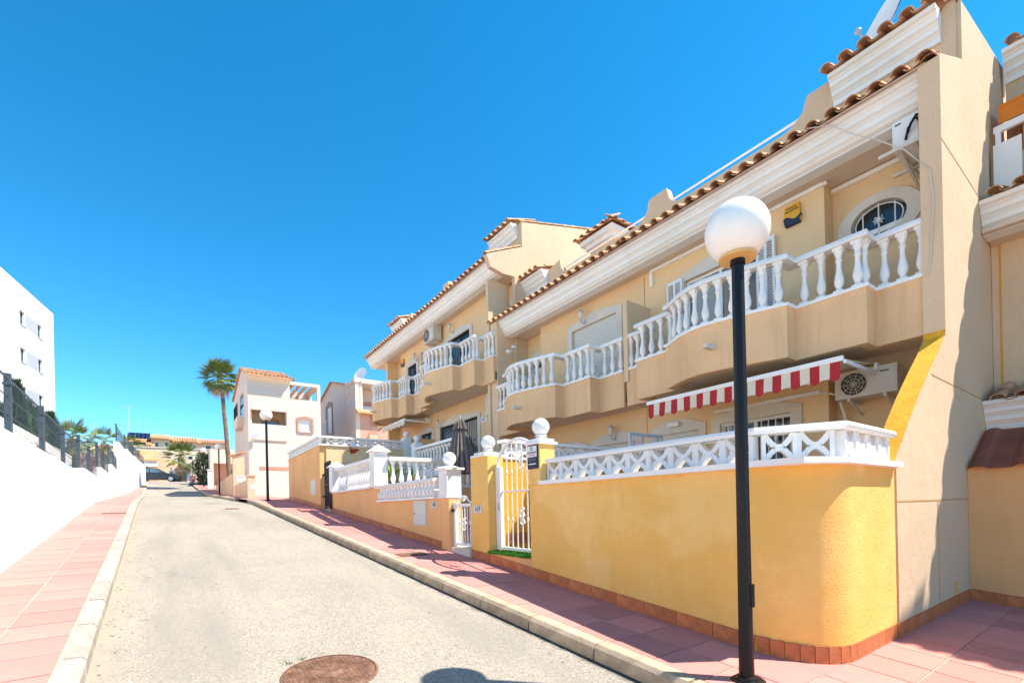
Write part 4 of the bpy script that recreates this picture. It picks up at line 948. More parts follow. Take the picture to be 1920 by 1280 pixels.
# --- 167 gate and 166 wall
e = thing('gate', 'black barred iron gate between the white post and the ochre wall', 'gate', (4.0, 15.75, 1.6))
q = MB().box(3.98, 4.02, 15.42, 16.12, 1.66, 1.71).box(3.98, 4.02, 15.42, 16.12, 2.38, 2.42).box(3.98, 4.02, 15.42, 16.12, 3.1, 3.15).box(3.98, 4.02, 15.42, 15.46, 1.62, 3.15).box(3.98, 4.02, 16.08, 16.12, 1.62, 3.15); add('frame', q, 'iron', e)
for k in range(1, 9): add('bar', MB().tube([(4.0, 15.44 + k * .075, 1.7), (4.0, 15.44 + k * .075, 3.12)], .011, 6), 'iron', e)
for z in (2.0, 2.7): add('hinge', MB().box(3.93, 3.99, 16.1, 16.2, z, z + .06), 'iron', e)
tag(add('doorstep', follow(3.99, 4.6, 15.46, 16.3, 1.62, .4), 'concrete'), 'concrete step under the black barred gate', 'step')
g6 = thing('garden_wall', 'ochre garden wall with white lattice on two sides beside the black gate', 'garden wall', (4, 19, 2))
add('wall', follow(3.92, 4.12, 16.4, 21.7, 3.74), 'orange_wall', g6); add('side_wall', MB().box(4.12, 7.3, 16.35, 16.55, 1.8, 3.74), 'cream_wall', g6)
add('gate_jamb', MB().box(4.13, 4.3, 16.2, 16.349, 1.4, 3.0), 'orange_wall', g6)
add('far_wall', MB().box(4.12, 7.3, 21.5, 21.7, 1.8, 3.74), 'orange_wall', g6)
for nm, z0, z1 in (('base_course', 3.742, 3.785), ('top_rail', 4.0, 4.06)):
    add(nm, MB().box(3.87, 4.15, 16.3, 21.75, z0, z1), 'white', g6); add(nm, MB().box(4.15, 7.0, 16.3, 16.58, z0, z1), 'white', g6)
lattice(g6, (3.96, 16.5), (3.96, 21.6), 3.74, .33); lattice(g6, (4.15, 16.42), (6.85, 16.42), 3.74, .33)
add('post', MB().box(6.86, 7.14, 16.28, 16.56, 1.9, 4.1), 'white', g6); ball_top(g6, 7.0, 16.42, 4.1, .16, .1)
skirt_line(g6, 3.918, 16.4, 21.7)
q = MB().box(3.9, 3.92, 16.97, 17.7, 2.12, 2.64).box(3.895, 3.9, 17.02, 17.65, 2.17, 2.59); tag(add('meter_box', q, 'louver'), 'plain cream meter box on the ochre wall', 'meter box')
q = MB(); rr = random.Random(8)
for k in range(40):
    a, b = rr.uniform(0, 6.28), rr.uniform(-1, 1); d = Vector((math.cos(a) * .14, math.sin(a) * .05, b * .1)); c = Vector((5.02, 16.31, 3.6)) + d * rr.random(); s = Vector((rr.uniform(-1, 1), rr.uniform(-.3, .3), rr.uniform(-1, 1))).normalized() * .05; t = s.cross(Vector((0, 1, .2))).normalized() * .03
    q.quad(c, c + s + t, c + s * 1.8, c + s - t)
tag(add('wall_flower', q, 'flower_red'), 'small rust-red butterfly ornament under the lattice of the ochre side wall', 'ornament')
tag(add('garden_floor', MB().box(4.12, 8.2, 16.56, 21.5, 1.5, 2.6), 'concrete'), 'garden floor behind the ochre wall', 'garden floor')

# ------------------------------------------------------------------ street lamps
L1 = thing('street_lamp', 'black street lamp with white globe in front of the yellow wall', 'street lamp', (3.45, 1.85, .22), 'globe street lamps along the pavement')
add('pole', MB().lathe([(.055, 0), (.05, .3), (.046, 1.2), (.043, 3.14)], n=24), 'black_metal', L1, local=True, smooth=True)
add('foot', MB().lathe([(.13, -.08), (.13, .0), (.12, .008), (.075, .01), (.07, .03), (.056, .035)], n=28), 'black_metal', L1, local=True, smooth=True)
add('inspection_door', MB().box(-.012, .03, -.058, -.04, .55, .72), 'black_metal', L1, local=True)
gl = MB().lathe([(max(.225 * math.sin(math.pi * k / 18), .002), 3.35 - .222 * math.cos(math.pi * k / 18)) for k in range(3, 19)], n=36); add('globe', gl, 'globe', L1, local=True, smooth=True)
pt_ = add('globe_plate', MB().lathe([(.05, 3.135), (.128, 3.14), (.134, 3.155), (.12, 3.165)], n=28), 'lamp_plate', L1, local=True)
add('pole_collar', MB().lathe([(.052, 3.10), (.052, 3.135)], n=20), 'black_metal', L1, local=True)
for (x, y, lb) in ((2.94, 20.55, 'black globe street lamp at the driveway before the pale house'), (2.5, 38.6, 'grey globe street lamp beside the peach walls up the street'), (2.13, 51.5, 'farthest globe street lamp next to the round dark bush')):
    c = copy_tree(L1); c.location = (x, y, g(y)); c['label'] = lb

# ------------------------------------------------------------------ left side: white wall, wire fence
lw = thing('boundary_wall', 'long white rendered wall stepping up along the left pavement', 'boundary wall', (-2, 15, 1))
sec = [(-3, 17.8, 2.73), (17.8, 23.2, 2.92), (23.2, 29.0, 3.38), (29.0, 35.2, 3.98)]
for (a, b, zt) in sec:
    m = MB(); n = 6; ys = [a + (b - a) * k / n for k in range(n + 1)]
    for y_a, y_b in zip(ys, ys[1:]):
        i = [m.p(LW(yy) - dx, yy, z) for dx in (0, .25) for yy, z in ((y_a, g(y_a) - .4), (y_b, g(y_b) - .4), (y_b, zt), (y_a, zt))]
        for f in ((0, 1, 2, 3), (7, 6, 5, 4), (3, 2, 6, 7), (0, 3, 7, 4), (1, 2, 6, 5)): m.f.append([i[k] for k in f])
    add('section', m, 'white_wall', lw)
# last tall stretch, bending slightly right
far = [(-2.6, 35.2), (-2.62, 41), (-2.55, 47), (-2.45, 52), (-2.3, 57)]
tops = [5.75, 6.05, 6.25, 6.3, 6.3]
m = MB()
for k in range(4):
    (xa, ya), (xb, yb) = far[k], far[k + 1]; z = (tops[k] + tops[k + 1]) / 2 - .1
    i = [m.p(x - d, yy, zz) for d in (0, .25) for x, yy, zz in ((xa, ya, g(ya) - .4), (xb, yb, g(yb) - .4), (xb, yb, z), (xa, ya, z))]
    for f in ((0, 1, 2, 3), (7, 6, 5, 4), (3, 2, 6, 7), (0, 3, 7, 4), (1, 2, 6, 5)): m.f.append([i[q] for q in f])
add('section', m, 'white_wall', lw)
def fence_panel(L, h):
    m = MB(); n = int(L / .085)
    for k in range(n + 1): yy = L * k / n; m.box(-.002, .002, yy - .0015, yy + .0015, 0, h - .09); m.bar((0, yy, h - .09), (-.07, yy, h), .004)
    for zz in (.06, h * .33, h * .62, h - .1): m.box(-.006, .006, 0, L, zz - .004, zz + .004)
    m.box(-.082, -.062, 0, L, h - .014, h + .012).box(-.02, .02, 0, L, .0, .03)
    return m.mesh('panel', 'grey_metal')
FPM = {}
wf = thing('wire_fence', 'blue-grey welded wire fence with posts on top of the white wall', 'fence', (-2, 15, 2.7))
def fence_run(posts, zf, h):
    for a, b in zip(posts, posts[1:]):
        (xa, ya), (xb, yb) = a, b; L = math.hypot(xb - xa, yb - ya); key = (round(L, 2), h); z = zf((ya + yb) / 2)
        if key not in FPM: FPM[key] = fence_panel(L, h)
        add('panel', FPM[key], parent=wf, loc=(xa, ya, z), rot=(0, 0, math.atan2(yb - ya, xb - xa) - math.pi / 2))
        p_ = MB().box(-.035, .035, -.04, .04, 0, h - .02).box(-.045, .045, -.055, .055, h * .8, h * .83)
        add('post', p_, 'grey_metal', wf, loc=(xa, ya, z), rot=(0, 0, -.03))
for (a, b, zt), n in zip(sec, (8, 2, 2, 2)):
    a_ = a if a > 0 else -3.3
    ps = [17.55 - 2.57 * k for k in range(8, -1, -1)] if a < 0 else [a + .05 + (b - a - .15) * k / n for k in range(n + 1)]
    fence_run([(LW(y) - .12, y) for y in ps], lambda y, z=zt: z, .95)
fence_run([(x - .12, y) for x, y in far], lambda y: interp(y, [(35, 5.7), (41, 6.0), (57, 6.2)]), 1.0)

# foliage helpers
def clump(c, rad, n, size, seed, flat=.6, shape='cone'):
    r = random.Random(seed); m = MB(); c = Vector(c)
    for k in range(n):
        if shape == 'cone':
            t = r.random() ** .8; a = r.uniform(0, 6.28); rr = rad[0] * (1 - t) ** .7 * (.45 + .55 * r.random() ** .4) * (1 + .25 * math.sin(a * 3 + t * 9)); p = c + Vector((math.cos(a) * rr, math.sin(a) * rr, t * rad[2]))
            d = Vector((math.cos(a) * .5, math.sin(a) * .5, 1)).normalized()
        else:
            a, b = r.uniform(0, 6.28), math.acos(r.uniform(-1, 1)); q = (.5 + .5 * r.random() ** .5) * (1 + .22 * math.sin(a * 4 + b * 5)); v = Vector((math.cos(a) * math.sin(b), math.sin(a) * math.sin(b), math.cos(b))); p = c + Vector((v.x * rad[0], v.y * rad[1], v.z * rad[2])) * q; d = (v + Vector((r.uniform(-1, 1), r.uniform(-1, 1), r.uniform(-.5, 1)))).normalized()
        s = d.cross(Vector((r.uniform(-1, 1), r.uniform(-1, 1), .3))).normalized(); l = size * r.uniform(.6, 1.4)
        m.f.append([m.p(*(p - s * l * .3)), m.p(*(p + d * l * .5 + s * l * .05)), m.p(*(p + d * l)), m.p(*(p + s * l * .3))])
    return m
def conifer(x, y, z, r, h, label, seed):
    e = thing('conifer', label, 'conifer', (x, y, z)); add('trunk', MB().lathe([(.07, 0), (.03, h * .8)], (x, y, z), 7), 'trunk', e)
    add('crown', clump((x, y, z + .05), (r, r, h), 2600, .16, seed).raw('crown', 'conifer'), parent=e)
add('section', MB().box(-2.85, -2.7, 11.5, 20.5, 2.3, 3.5), 'white_wall', lw)
struct(add('planted_bank', MB().prism([(3, 2.2), (3, 2.55), (17, 2.62), (24, 2.9), (34, 3.6), (34, 2.2)], 'X', -9, -2.95), 'ground'))
conifer(-3.15, 16.4, 2.6, .42, 2.2, 'tall conifer behind the second fence post', 1); conifer(-3.15, 17.5, 2.6, .36, 1.9, 'middle conifer in the hedge behind the fence', 2)
conifer(-3.15, 18.4, 2.65, .34, 1.82, 'small conifer at the far end of the low hedge behind the fence', 3); conifer(-3.15, 14.8, 2.55, .4, 1.35, 'low conifer tip behind the first fence post', 4)
conifer(-3.2, 20.6, 2.7, .5, 2.05, 'dark conifer behind the dense fence panels', 5)
def bush(name, x, y, z, rad, n, size, m, label, cat, seed, extra=None):
    e = thing(name, label, cat, (x, y, z)); add('stems', MB().tube([(x, y, z), (x + .05, y, z + rad[2])], .025, 5).tube([(x, y, z), (x - .1, y + .15, z + rad[2] * 1.2)], .02, 5), 'twig', e)
    add('foliage', clump((x, y, z + rad[2]), rad, n, size, seed, shape='ball').raw('foliage', m), parent=e)
    if extra: add('blossom', clump((x, y, z + rad[2]), tuple(v * 1.05 for v in rad), extra[0], size, seed + 9, shape='ball').raw('blossom', extra[1]), parent=e)
bush('shrub', -2.55, 15.3, 2.6, (.12, 1.5, .3), 700, .06, 'twig', 'greyish leafless shrub along the foot of the fence', 'shrub', 11)
p1 = onX(185, 876, -2.9)
bush('bougainvillea', -2.6, 22.6, 2.9, (.2, .9, .45), 420, .07, 'shrub', 'pink and red bougainvillea growing through the fence', 'bougainvillea', 12, (330, 'blossom'))
bush('bougainvillea', -2.65, 24.3, 3.1, (.2, .7, .4), 250, .07, 'shrub', 'small red bougainvillea tuft farther along the fence', 'bougainvillea', 14, (380, 'blossom_red'))

# ------------------------------------------------------------------ white apartment block on the left
C0 = Vector((-7.38, 49.5, 0)); D0 = Vector((-math.sin(R(8.8)), -math.cos(R(8.8)), 0)); N0 = Vector((D0.y, -D0.x, 0)) * -1
if N0.x < 0: N0 = -N0
ap_ = thing('apartment_block', 'white cubic apartment block with paired windows behind the left wall', 'building', (-12, 45, 2))
rot_ap = math.atan2(D0.y, D0.x)
def apw(px, py): P_ = onP(px, py, C0, D0); return (P_ - C0).dot(D0), P_.z
zt = apw(100, 589)[1]
hl = []; wins = []
for (x0, y0, x1, y1) in ((36, 580, 51, 612), (70, 607, 79, 634), (39, 650, 53, 682), (74, 684, 85, 702)):
    pass
Tq = lambda X, Y: (X / 6.4, 560 + Y / 6.4)
rows = [((232, 120), (540, 370), (232, 290)), ((250, 575), (555, 780), (255, 750)), ((262, 1040), (570, 1190), (265, 1230))]
us = [apw(*Tq(232, 120))[0], apw(*Tq(300, 195))[0], apw(*Tq(450, 310))[0], apw(*Tq(505, 360))[0]]
for (tl, tr_, bl) in rows:
    u0, z1 = apw(*Tq(*tl)); _, z0 = apw(*Tq(*bl)); hl.append((z0, z1))
q = MB(); holes = []
for (z0, z1) in hl:
    for k in range(3):
        off = k * 9.0
        holes += [(us[3] + off, us[2] + off, z0, z1), (us[1] + off, us[0] + off, z0, z1)] if us[3] < us[2] else [(us[2] + off, us[3] + off, z0, z1), (us[0] + off, us[1] + off, z0, z1)]
Mx = Matrix.Translation(C0) @ Matrix(((D0.x, N0.x, 0, 0), (D0.y, N0.y, 0, 0), (0, 0, 1, 0), (0, 0, 0, 1)))
def ap_add(name, m, mt, parent=ap_):
    for i, v in enumerate(m.v): w = Mx @ Vector(v); m.v[i] = (w.x, w.y, w.z)
    return add(name, m, mt, parent)
ap_add('wall', MB().wall('Y', 0, -.3, 0, 34, 1, zt, holes), 'white_wall')
ap_add('end_wall', MB().box(0, 34, -14, -.31, 1, zt - .02), 'white_wall')
for (a, b, z0, z1) in holes:
    w_ = ap_add('window', MB().box(a, a + .06, -.2, -.14, z0, z1).box(b - .06, b, -.2, -.14, z0, z1).box(a, b, -.2, -.14, z1 - .06, z1), 'grey_metal')
    ap_add('pane', MB().box(a + .05, b - .05, -.19, -.17, z0, z1 - .05), 'glass_blue', w_); ap_add('sill', MB().box(a - .05, b + .05, -.1, .05, z0 - .05, z0 - .002), 'alu', w_)
for (z0, z1) in hl:
    for k in range(3):
        a, b = sorted((us[1], us[2])); ap_add('recessed_panel', MB().box(a + .06 + k * 9, b - .06 + k * 9, .002, .012, z0, z1), 'panel_grey')
ap_add('balcony', MB().box(16.5, 20, 0.002, 1.6, hl[1][1] + .6, hl[1][1] + 1.7), 'white_wall')

# ------------------------------------------------------------------ pale house with loggia up the street (front face Y = 35)
def PY(px, py, Y): P_ = onY(px, py, Y); return P_.x, P_.z
T = lambda X, Y: (430 + X / 6.737, 670 + Y / 6.737)
w1 = thing('pale_house', 'pale three-storey house with loggia, tiled roof and roof terrace up the street', 'house', (6, 37, 2.6))
Yw = 35.0
bl = (4.09, 6.26, 7.44, 8.37); te = (6.55, 8.3, 9.35, 10.36); wn = (7.02, 7.86, 7.18, 7.98)
add('front_wall', MB().wall('Y', Yw, .3, 3.95, 8.5, 2.2, 9.33, [bl, wn]), 'pale_wall', w1)
add('upper_wall', MB().box(3.95, 6.5, Yw + .001, Yw + .3, 9.332, 10.62), 'pale_wall', w1)
add('roof_terrace_frame', MB().box(8.28, 8.5, Yw, Yw + .25, 9.332, 10.52).box(6.502, 8.28, Yw, Yw + .25, 10.3, 10.52).box(8.28, 8.5, Yw + 2.6, Yw + 2.85, 9.332, 10.52).box(8.3, 8.5, Yw + .25, Yw + 2.6, 10.3, 10.52), 'pale_wall', w1)
for k in range(4): add('pergola_beam', MB().box(6.7 + k * .45, 6.84 + k * .45, Yw + .25, Yw + 2.9, 10.3, 10.46), 'peach_wall', w1)
add('terrace_back_wall', MB().box(6.5, 8.5, Yw + 2.9, Yw + 3.1, 9.0, 10.5), 'pale_wall', w1)
rw_ = add('window', MB().prism([(7.1, 9.3), (7.1, 9.95), (7.5, 10.15), (7.9, 9.95), (7.9, 9.3)], 'Y', Yw + 2.85, Yw + 2.9), 'red_trim', w1); add('pane', MB().box(7.22, 7.78, Yw + 2.83, Yw + 2.849, 9.35, 9.85), 'glass', rw_)
add('floor', MB().box(4.0, 8.45, Yw + .3, Yw + 7, 9.1, 9.3), 'concrete', w1); add('floor', MB().box(4.0, 6.4, Yw + .3, Yw + 2, 7.2, 7.42), 'concrete', w1)
add('loggia_back', MB().box(4.0, 6.5, Yw + 1.5, Yw + 1.7, 7.0, 9.1), 'peach_wall', w1); add('loggia_side', MB().box(6.3, 6.4, Yw + .3, Yw + 1.5, 7.3, 9.1).box(4.0, 4.08, Yw + .3, Yw + 1.5, 7.3, 9.1), 'peach_wall', w1)
lg = add('window', MB().prism([(4.95, 7.4), (4.95, 8.0), (5.5, 8.15), (6.05, 8.0), (6.05, 7.4)], 'Y', Yw + 1.45, Yw + 1.5), 'red_trim', w1)
for k in range(2): add('pane', MB().box(5.02 + k * .5, 5.48 + k * .5, Yw + 1.42, Yw + 1.449, 7.42, 7.85), 'glass_blue', lg)
sr_ = add('window', MB().prism([(6.88, 7.08), (6.88, 8.05), (7.0, 8.08), (7.44, 8.2), (7.88, 8.08), (8.0, 8.05), (8.0, 7.08), (7.86, 7.08), (7.86, 7.98), (7.02, 7.98), (7.02, 7.08)], 'Y', Yw - .05, Yw - .002), 'red_trim', w1)
add('roller_shutter', MB().box(7.02, 7.86, Yw + .1, Yw + .14, 7.18, 7.98), 'white_shutter', sr_); add('sill', MB().box(6.92, 7.96, Yw - .08, Yw - .002, 7.02, 7.075), 'red_trim', sr_)
add('side_wall', MB().wall('X', 3.95, .25, Yw + .301, 43.6, 2.2, 10.6, [(37.4, 39.6, 8.2, 10.0)]), 'pink_wall', w1)
add('side_gable', MB().prism([(Yw, 10.6), (38.0, 11.78), (43.6, 10.6)], 'X', 3.95, 4.2), 'pink_wall', w1)
add('side_window', MB().box(4.0, 4.1, 37.4, 39.6, 8.2, 10.0), 'glass_blue', w1); add('side_balcony', MB().prism([(37.2, 7.9), (37.6, 7.5), (39.4, 7.5), (39.8, 7.9), (39.8, 8.25), (37.2, 8.25)], 'X', 3.55, 3.949), 'pink_wall', w1)
rl = MB(); 
for k in range(14): rl.tube([(3.57, 37.25 + k * .19, 8.25), (3.57, 37.25 + k * .19, 9.1)], .012, 4)
rl.box(3.55, 3.6, 37.2, 39.8, 9.08, 9.12); add('railing', rl, 'iron', w1)
add('wall_joint', MB().box(3.97, 8.48, Yw - .004, Yw - .001, 9.3, 9.315).box(3.97, 8.48, Yw - .004, Yw - .001, 6.28, 6.3).box(6.3, 8.48, Yw - .004, Yw - .001, 8.45, 8.465).box(3.97, 6.3, Yw - .004, Yw - .001, 9.85, 9.865), 'peach_wall', w1)
add('red_band', MB().box(4.55, 8.4, Yw - .02, Yw - .001, 4.38, 4.6), 'red_trim', w1)
add('eave_board', MB().prism([(Yw - .45, 10.5), (Yw - .4, 10.62), (Yw, 10.64), (Yw, 10.25)], 'X', 3.95, 6.5), 'soffit', w1)
add('roof', MB().prism([(Yw - .5, 10.6), (38.05, 11.84), (38.05, 11.74), (Yw - .5, 10.5)], 'X', 3.8, 6.55).prism([(38.05, 11.84), (43.8, 10.6), (43.8, 10.5), (38.05, 11.74)], 'X', 3.8, 6.55), 'far_roof', w1)
for k in range(11):
    for r_ in range(8):
        add('roof_tile', TILE_UP, parent=w1, loc=(3.92 + k * .255, Yw - .5 + r_ * .42, 10.6 + r_ * .42 * .35), rot=(0, -.337, R(90)))
o = thing('floodlight', 'round grey floodlight at the corner of the pale house', 'floodlight', (4.26, 34.9, 6.5)); add('head', MB().lathe([(.05, -.1), (.2, 0), (.2, .06)], n=14).mesh('head', 'alu'), parent=o, loc=(4.3, 34.75, 6.55), rot=(R(90), 0, 0)); add('arm', MB().tube([(4.1, 34.99, 6.3), (4.2, 34.8, 6.5)], .03, 5), 'alu', o)
tag(add('cable_duct', MB().box(4.25, 6.25, 34.93, 34.99, 6.33, 6.38), 'concrete'), 'grey cable duct across the front of the pale house', 'cable duct')
dish((6.85, 35.6, 10.72), .27, (-.9, -.35, .4), 'small white satellite dish on the roof of the pale house', .4)
# ------------------------------------------------------------------ second pale house with arches
w2 = thing('arched_house', 'pinkish house with arched openings and a big dish, behind the farthest terraced house', 'house', (10, 32, 3))
add('side_wall', MB().wall('X', 9.0, .3, 30.35, 37.35, 2, 9.4, [(33.9, 35.3, 7.0, 9.0)]), 'pink_wall', w2)
add('gable', MB().prism([(30.35, 9.4), (30.35, 9.62), (33.84, 10.5), (37.35, 9.62), (37.35, 9.4)], 'X', 9.0, 9.3), 'pink_wall', w2)
am = MB(); pts = []
for c_ in (29.05, 29.95): pass
am.wall('X', 9.0, .25, 28.7, 30.349, 2, 8.2, []); 
def arch_strip(m, y0, y1, z0, z1, a0, a1, zs, X, th):
    n = 8; c = (a0 + a1) / 2; r = (a1 - a0) / 2
    pts = [(a1 - r + r * math.cos(math.pi * k / n), zs + r * math.sin(math.pi * k / n)) for k in range(n + 1)]
    m.prism([(y0, z0), (y0, z1), (y1, z1), (y1, z0), (a1, z0)] + pts + [(a0, z0)], 'X', X, X + th)
arch_strip(am, 28.9, 29.6, 8.2, 9.35, 29.0, 29.5, 8.75, 9.0, .25); arch_strip(am, 29.6, 30.349, 8.2, 9.35, 29.72, 30.22, 8.7, 9.0, .25); am.box(9.0, 9.25, 28.7, 28.9, 8.2, 9.35)
add('arcade', am, 'pink_wall', w2)
dr = add('door', MB().box(9.06, 9.12, 33.9, 35.3, 7.0, 9.0), 'white_shutter', w2); add('door_surround', MB().prism([(33.75, 7.0), (33.75, 9.05), (34.6, 9.3), (35.45, 9.05), (35.45, 7.0), (35.3, 7.0), (35.3, 8.95), (33.9, 8.95), (33.9, 7.0)], 'X', 8.94, 8.998), 'red_trim', w2)
add('balcony', MB().prism([(33.7, 6.75), (34.0, 6.45), (35.2, 6.45), (35.5, 6.75), (35.5, 6.95), (33.7, 6.95)], 'X', 8.55, 8.998), 'pink_wall', w2)
rl = MB()
for k in range(10): rl.tube([(8.58, 33.75 + k * .19, 6.95), (8.58, 33.75 + k * .19, 7.8)], .012, 4)
rl.box(8.56, 8.6, 33.7, 35.5, 7.78, 7.82); add('railing', rl, 'white_clean', w2)
add('roof', MB().prism([(30.2, 9.62), (33.84, 10.56), (37.6, 9.6), (37.6, 9.5), (33.84, 10.46), (30.2, 9.5)], 'X', 8.85, 13), 'far_roof', w2)
add('terrace_front', MB().wall('Y', 28.7, .25, 9.252, 13, 2, 7.75, [(9.75, 10.4, 4.6, 6.3)]), 'rose_wall', w2)
add('terrace_top', MB().box(8.95, 13, 28.65, 30.3, 9.36, 9.62), 'pink_wall', w2); add('column', MB().lathe([(.14, 7.76), (.12, 9.36)], (9.35, 28.85, 0), 12), 'pink_wall', w2)
add('terrace_back', MB().box(9.26, 13, 30.2, 30.349, 2, 9.35), 'pink_wall', w2); add('terrace_window', MB().prism([(9.6, 7.8), (9.6, 8.3), (10.3, 8.6), (11, 8.3), (11, 7.8)], 'Y', 30.1, 30.19), 'red_trim', w2); add('awning_cloth', MB().box(9.75, 10.9, 30.05, 30.09, 7.8, 8.25), 'white_shutter', w2)
ad = add('archway', MB().prism([(9.68, 4.6), (9.68, 6.1), (9.85, 6.42), (10.08, 6.55), (10.3, 6.42), (10.47, 6.1), (10.47, 4.6)], 'Y', 28.66, 28.698), 'red_trim', w2); add('opening', MB().box(9.8, 10.34, 28.62, 28.659, 4.6, 6.2), 'peach_wall', ad)
add('tiled_ledge', MB().prism([(28.3, 7.5), (28.7, 7.75), (28.7, 7.65), (28.3, 7.42)], 'X', 9.0, 11), 'far_roof', w2); add('red_window', MB().box(9.9, 10.6, 28.66, 28.698, 6.75, 7.4), 'red_trim', w2)
dish((11.8, 36.1, 11.95), .62, (-.85, -.42, .35), 'very large white satellite dish on the arched house', .35)
def resize_house(root, p0, p1, k):      # the arched house is a larger house, farther back on its plot
    me_done = set()
    for o in root.children_recursive:
        if o.data.name in me_done: continue
        me_done.add(o.data.name)
        for v in o.data.vertices: v.co = Vector(p1) + (v.co - Vector(p0)) * k
    root.location = Vector(p1) + (root.location - Vector(p0)) * k
    for o in root.children: o.matrix_parent_inverse = Matrix.Translation(-root.location)
resize_house(w2, (9, 28.7, 2), (11.25, 35.875, 2.11), 1.25)
# ------------------------------------------------------------------ street edge further up: pillars, low walls, carport
def ybox(px0, px1, py0, py1, Y, d): a, b = onY(px0, py1, Y), onY(px1, py0, Y); return (a.x, b.x, Y, Y + d, min(a.z, b.z), max(a.z, b.z))
def lowbox(px0, px1, pyt, Y, d): a, b = onY(px0, pyt, Y), onY(px1, pyt, Y); return (a.x, b.x, Y, Y + d, g(Y) - .4, a.z)
b_ = lowbox(464, 478, 892, 24.9, .45)
e = thing('wall_pillar', 'low peach pillar with a white notice at the driveway of the pale house', 'wall pillar', (b_[0], 25, 2.2))
add('shaft', MB().box(*b_), 'peach_wall', e); add('cap', MB().box(b_[0] - .04, b_[1] + .04, b_[2] - .04, b_[3] + .04, b_[5], b_[5] + .06), 'peach_wall', e)
add('notice', MB().box(b_[0] + .1, b_[0] + .32, b_[2] - .012, b_[2] - .001, b_[5] - .62, b_[5] - .4), 'sign_white', e)
tag(add('low_wall', MB().box(b_[0] - .0, b_[0] + .2, 25.36, 31.0, 1.8, b_[5] - .15), 'peach_wall'), 'low peach wall running from the notice pillar towards the tall pillar', 'garden wall')
b_ = lowbox(437, 458, 853, 31.2, .6)
e = thing('wall_pillar', 'tall peach pillar with tiled cap and white sign', 'wall pillar', (b_[0], 31.4, 2.6))
add('shaft', MB().box(*b_), 'peach_wall', e); add('tile_cap', MB().prism([(b_[0] - .18, b_[5]), (b_[1] + .1, b_[5] + .28), (b_[1] + .1, b_[5] + .2), (b_[0] - .18, b_[5] - .08)], 'Y', 31.1, 31.9), 'far_roof', e)
add('sign', MB().box(b_[0] + .15, b_[0] + .62, 31.18, 31.199, b_[5] - 1.55, b_[5] - 1.2), 'sign_white', e); add('lines', MB().box(b_[0] + .2, b_[0] + .55, 31.176, 31.18, b_[5] - 1.27, b_[5] - 1.24), 'ink', e)
zt_ = onY(395, 841, 53).z
e = thing('pink_annex', 'low pinkish annex with shaded doorway beyond the pale house', 'annex', (4, 53, 4.3))
add('front_wall', MB().wall('Y', 53, .3, 2.72, 6.5, 3.6, zt_, [(3.0, 6.0, 3.8, zt_ - 1.35)]), 'pink_wall', e); add('side_wall', MB().box(2.72, 3.0, 53.301, 58, 3.6, zt_), 'pink_wall', e)
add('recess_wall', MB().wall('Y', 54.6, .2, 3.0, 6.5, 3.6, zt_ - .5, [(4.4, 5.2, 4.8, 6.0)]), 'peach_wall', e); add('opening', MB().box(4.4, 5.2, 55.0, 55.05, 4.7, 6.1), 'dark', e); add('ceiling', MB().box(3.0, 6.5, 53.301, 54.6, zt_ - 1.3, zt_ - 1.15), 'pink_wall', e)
tag(add('low_wall', follow(2.75, 2.95, 31.9, 46.0, g(39) + 1.0, .4), 'peach_wall'), 'low peach wall beyond the tall tiled pillar', 'garden wall')
tag(add('white_gatepost', MB().box(2.35, 2.7, 49.6, 50.0, 3.4, 5.4).box(2.3, 2.75, 49.55, 50.05, 5.4, 5.48), 'white_wall'), 'white gatepost beside the farthest lamp', 'gatepost')
# ------------------------------------------------------------------ palms
def frond(seed, droop, dry=False, L=1.0):
    r = random.Random(seed); m = MB(); n = 17
    st_ = [Vector((0, 0, 0)), Vector((.3, 0, .06)), Vector((.6, 0, .06 - droop * .1)), Vector((.85, 0, .0 - droop * .22))]
    m.tube([tuple(v * L) for v in st_], [.02 * L, .016 * L, .012 * L, .01 * L], 4); hub = st_[-1] * L
    for k in range(n):
        a = (k / (n - 1) - .5) * 3.5; l = L * (.82 - .24 * abs(a) / 1.75) * r.uniform(.9, 1.1); d = Vector((math.cos(a), math.sin(a), .02)); s = Vector((-math.sin(a), math.cos(a), 0)) * .036 * L
        p1 = hub + d * l * .55 + Vector((0, 0, -.05 * L - droop * .06)); p2 = hub + d * l + Vector((0, 0, -(.12 + droop * .42) * l + r.uniform(-.05, .05)))
        h1 = Vector((0, 0, .02 * L))
        m.f.append([m.p(*hub), m.p(*(p1 + s)), m.p(*(p1 + h1)), ]); m.f.append([m.p(*hub), m.p(*(p1 + h1)), m.p(*(p1 - s))]); m.f.append([m.p(*(p1 + s)), m.p(*p2), m.p(*(p1 + h1))]); m.f.append([m.p(*(p1 + h1)), m.p(*p2), m.p(*(p1 - s))])
    return m.raw('frond', 'palm_dry' if dry else 'palm_leaf')
FR = [frond(k, d) for k, d in enumerate((.05, .3, .75))]; FRD = frond(9, 1.4, True)
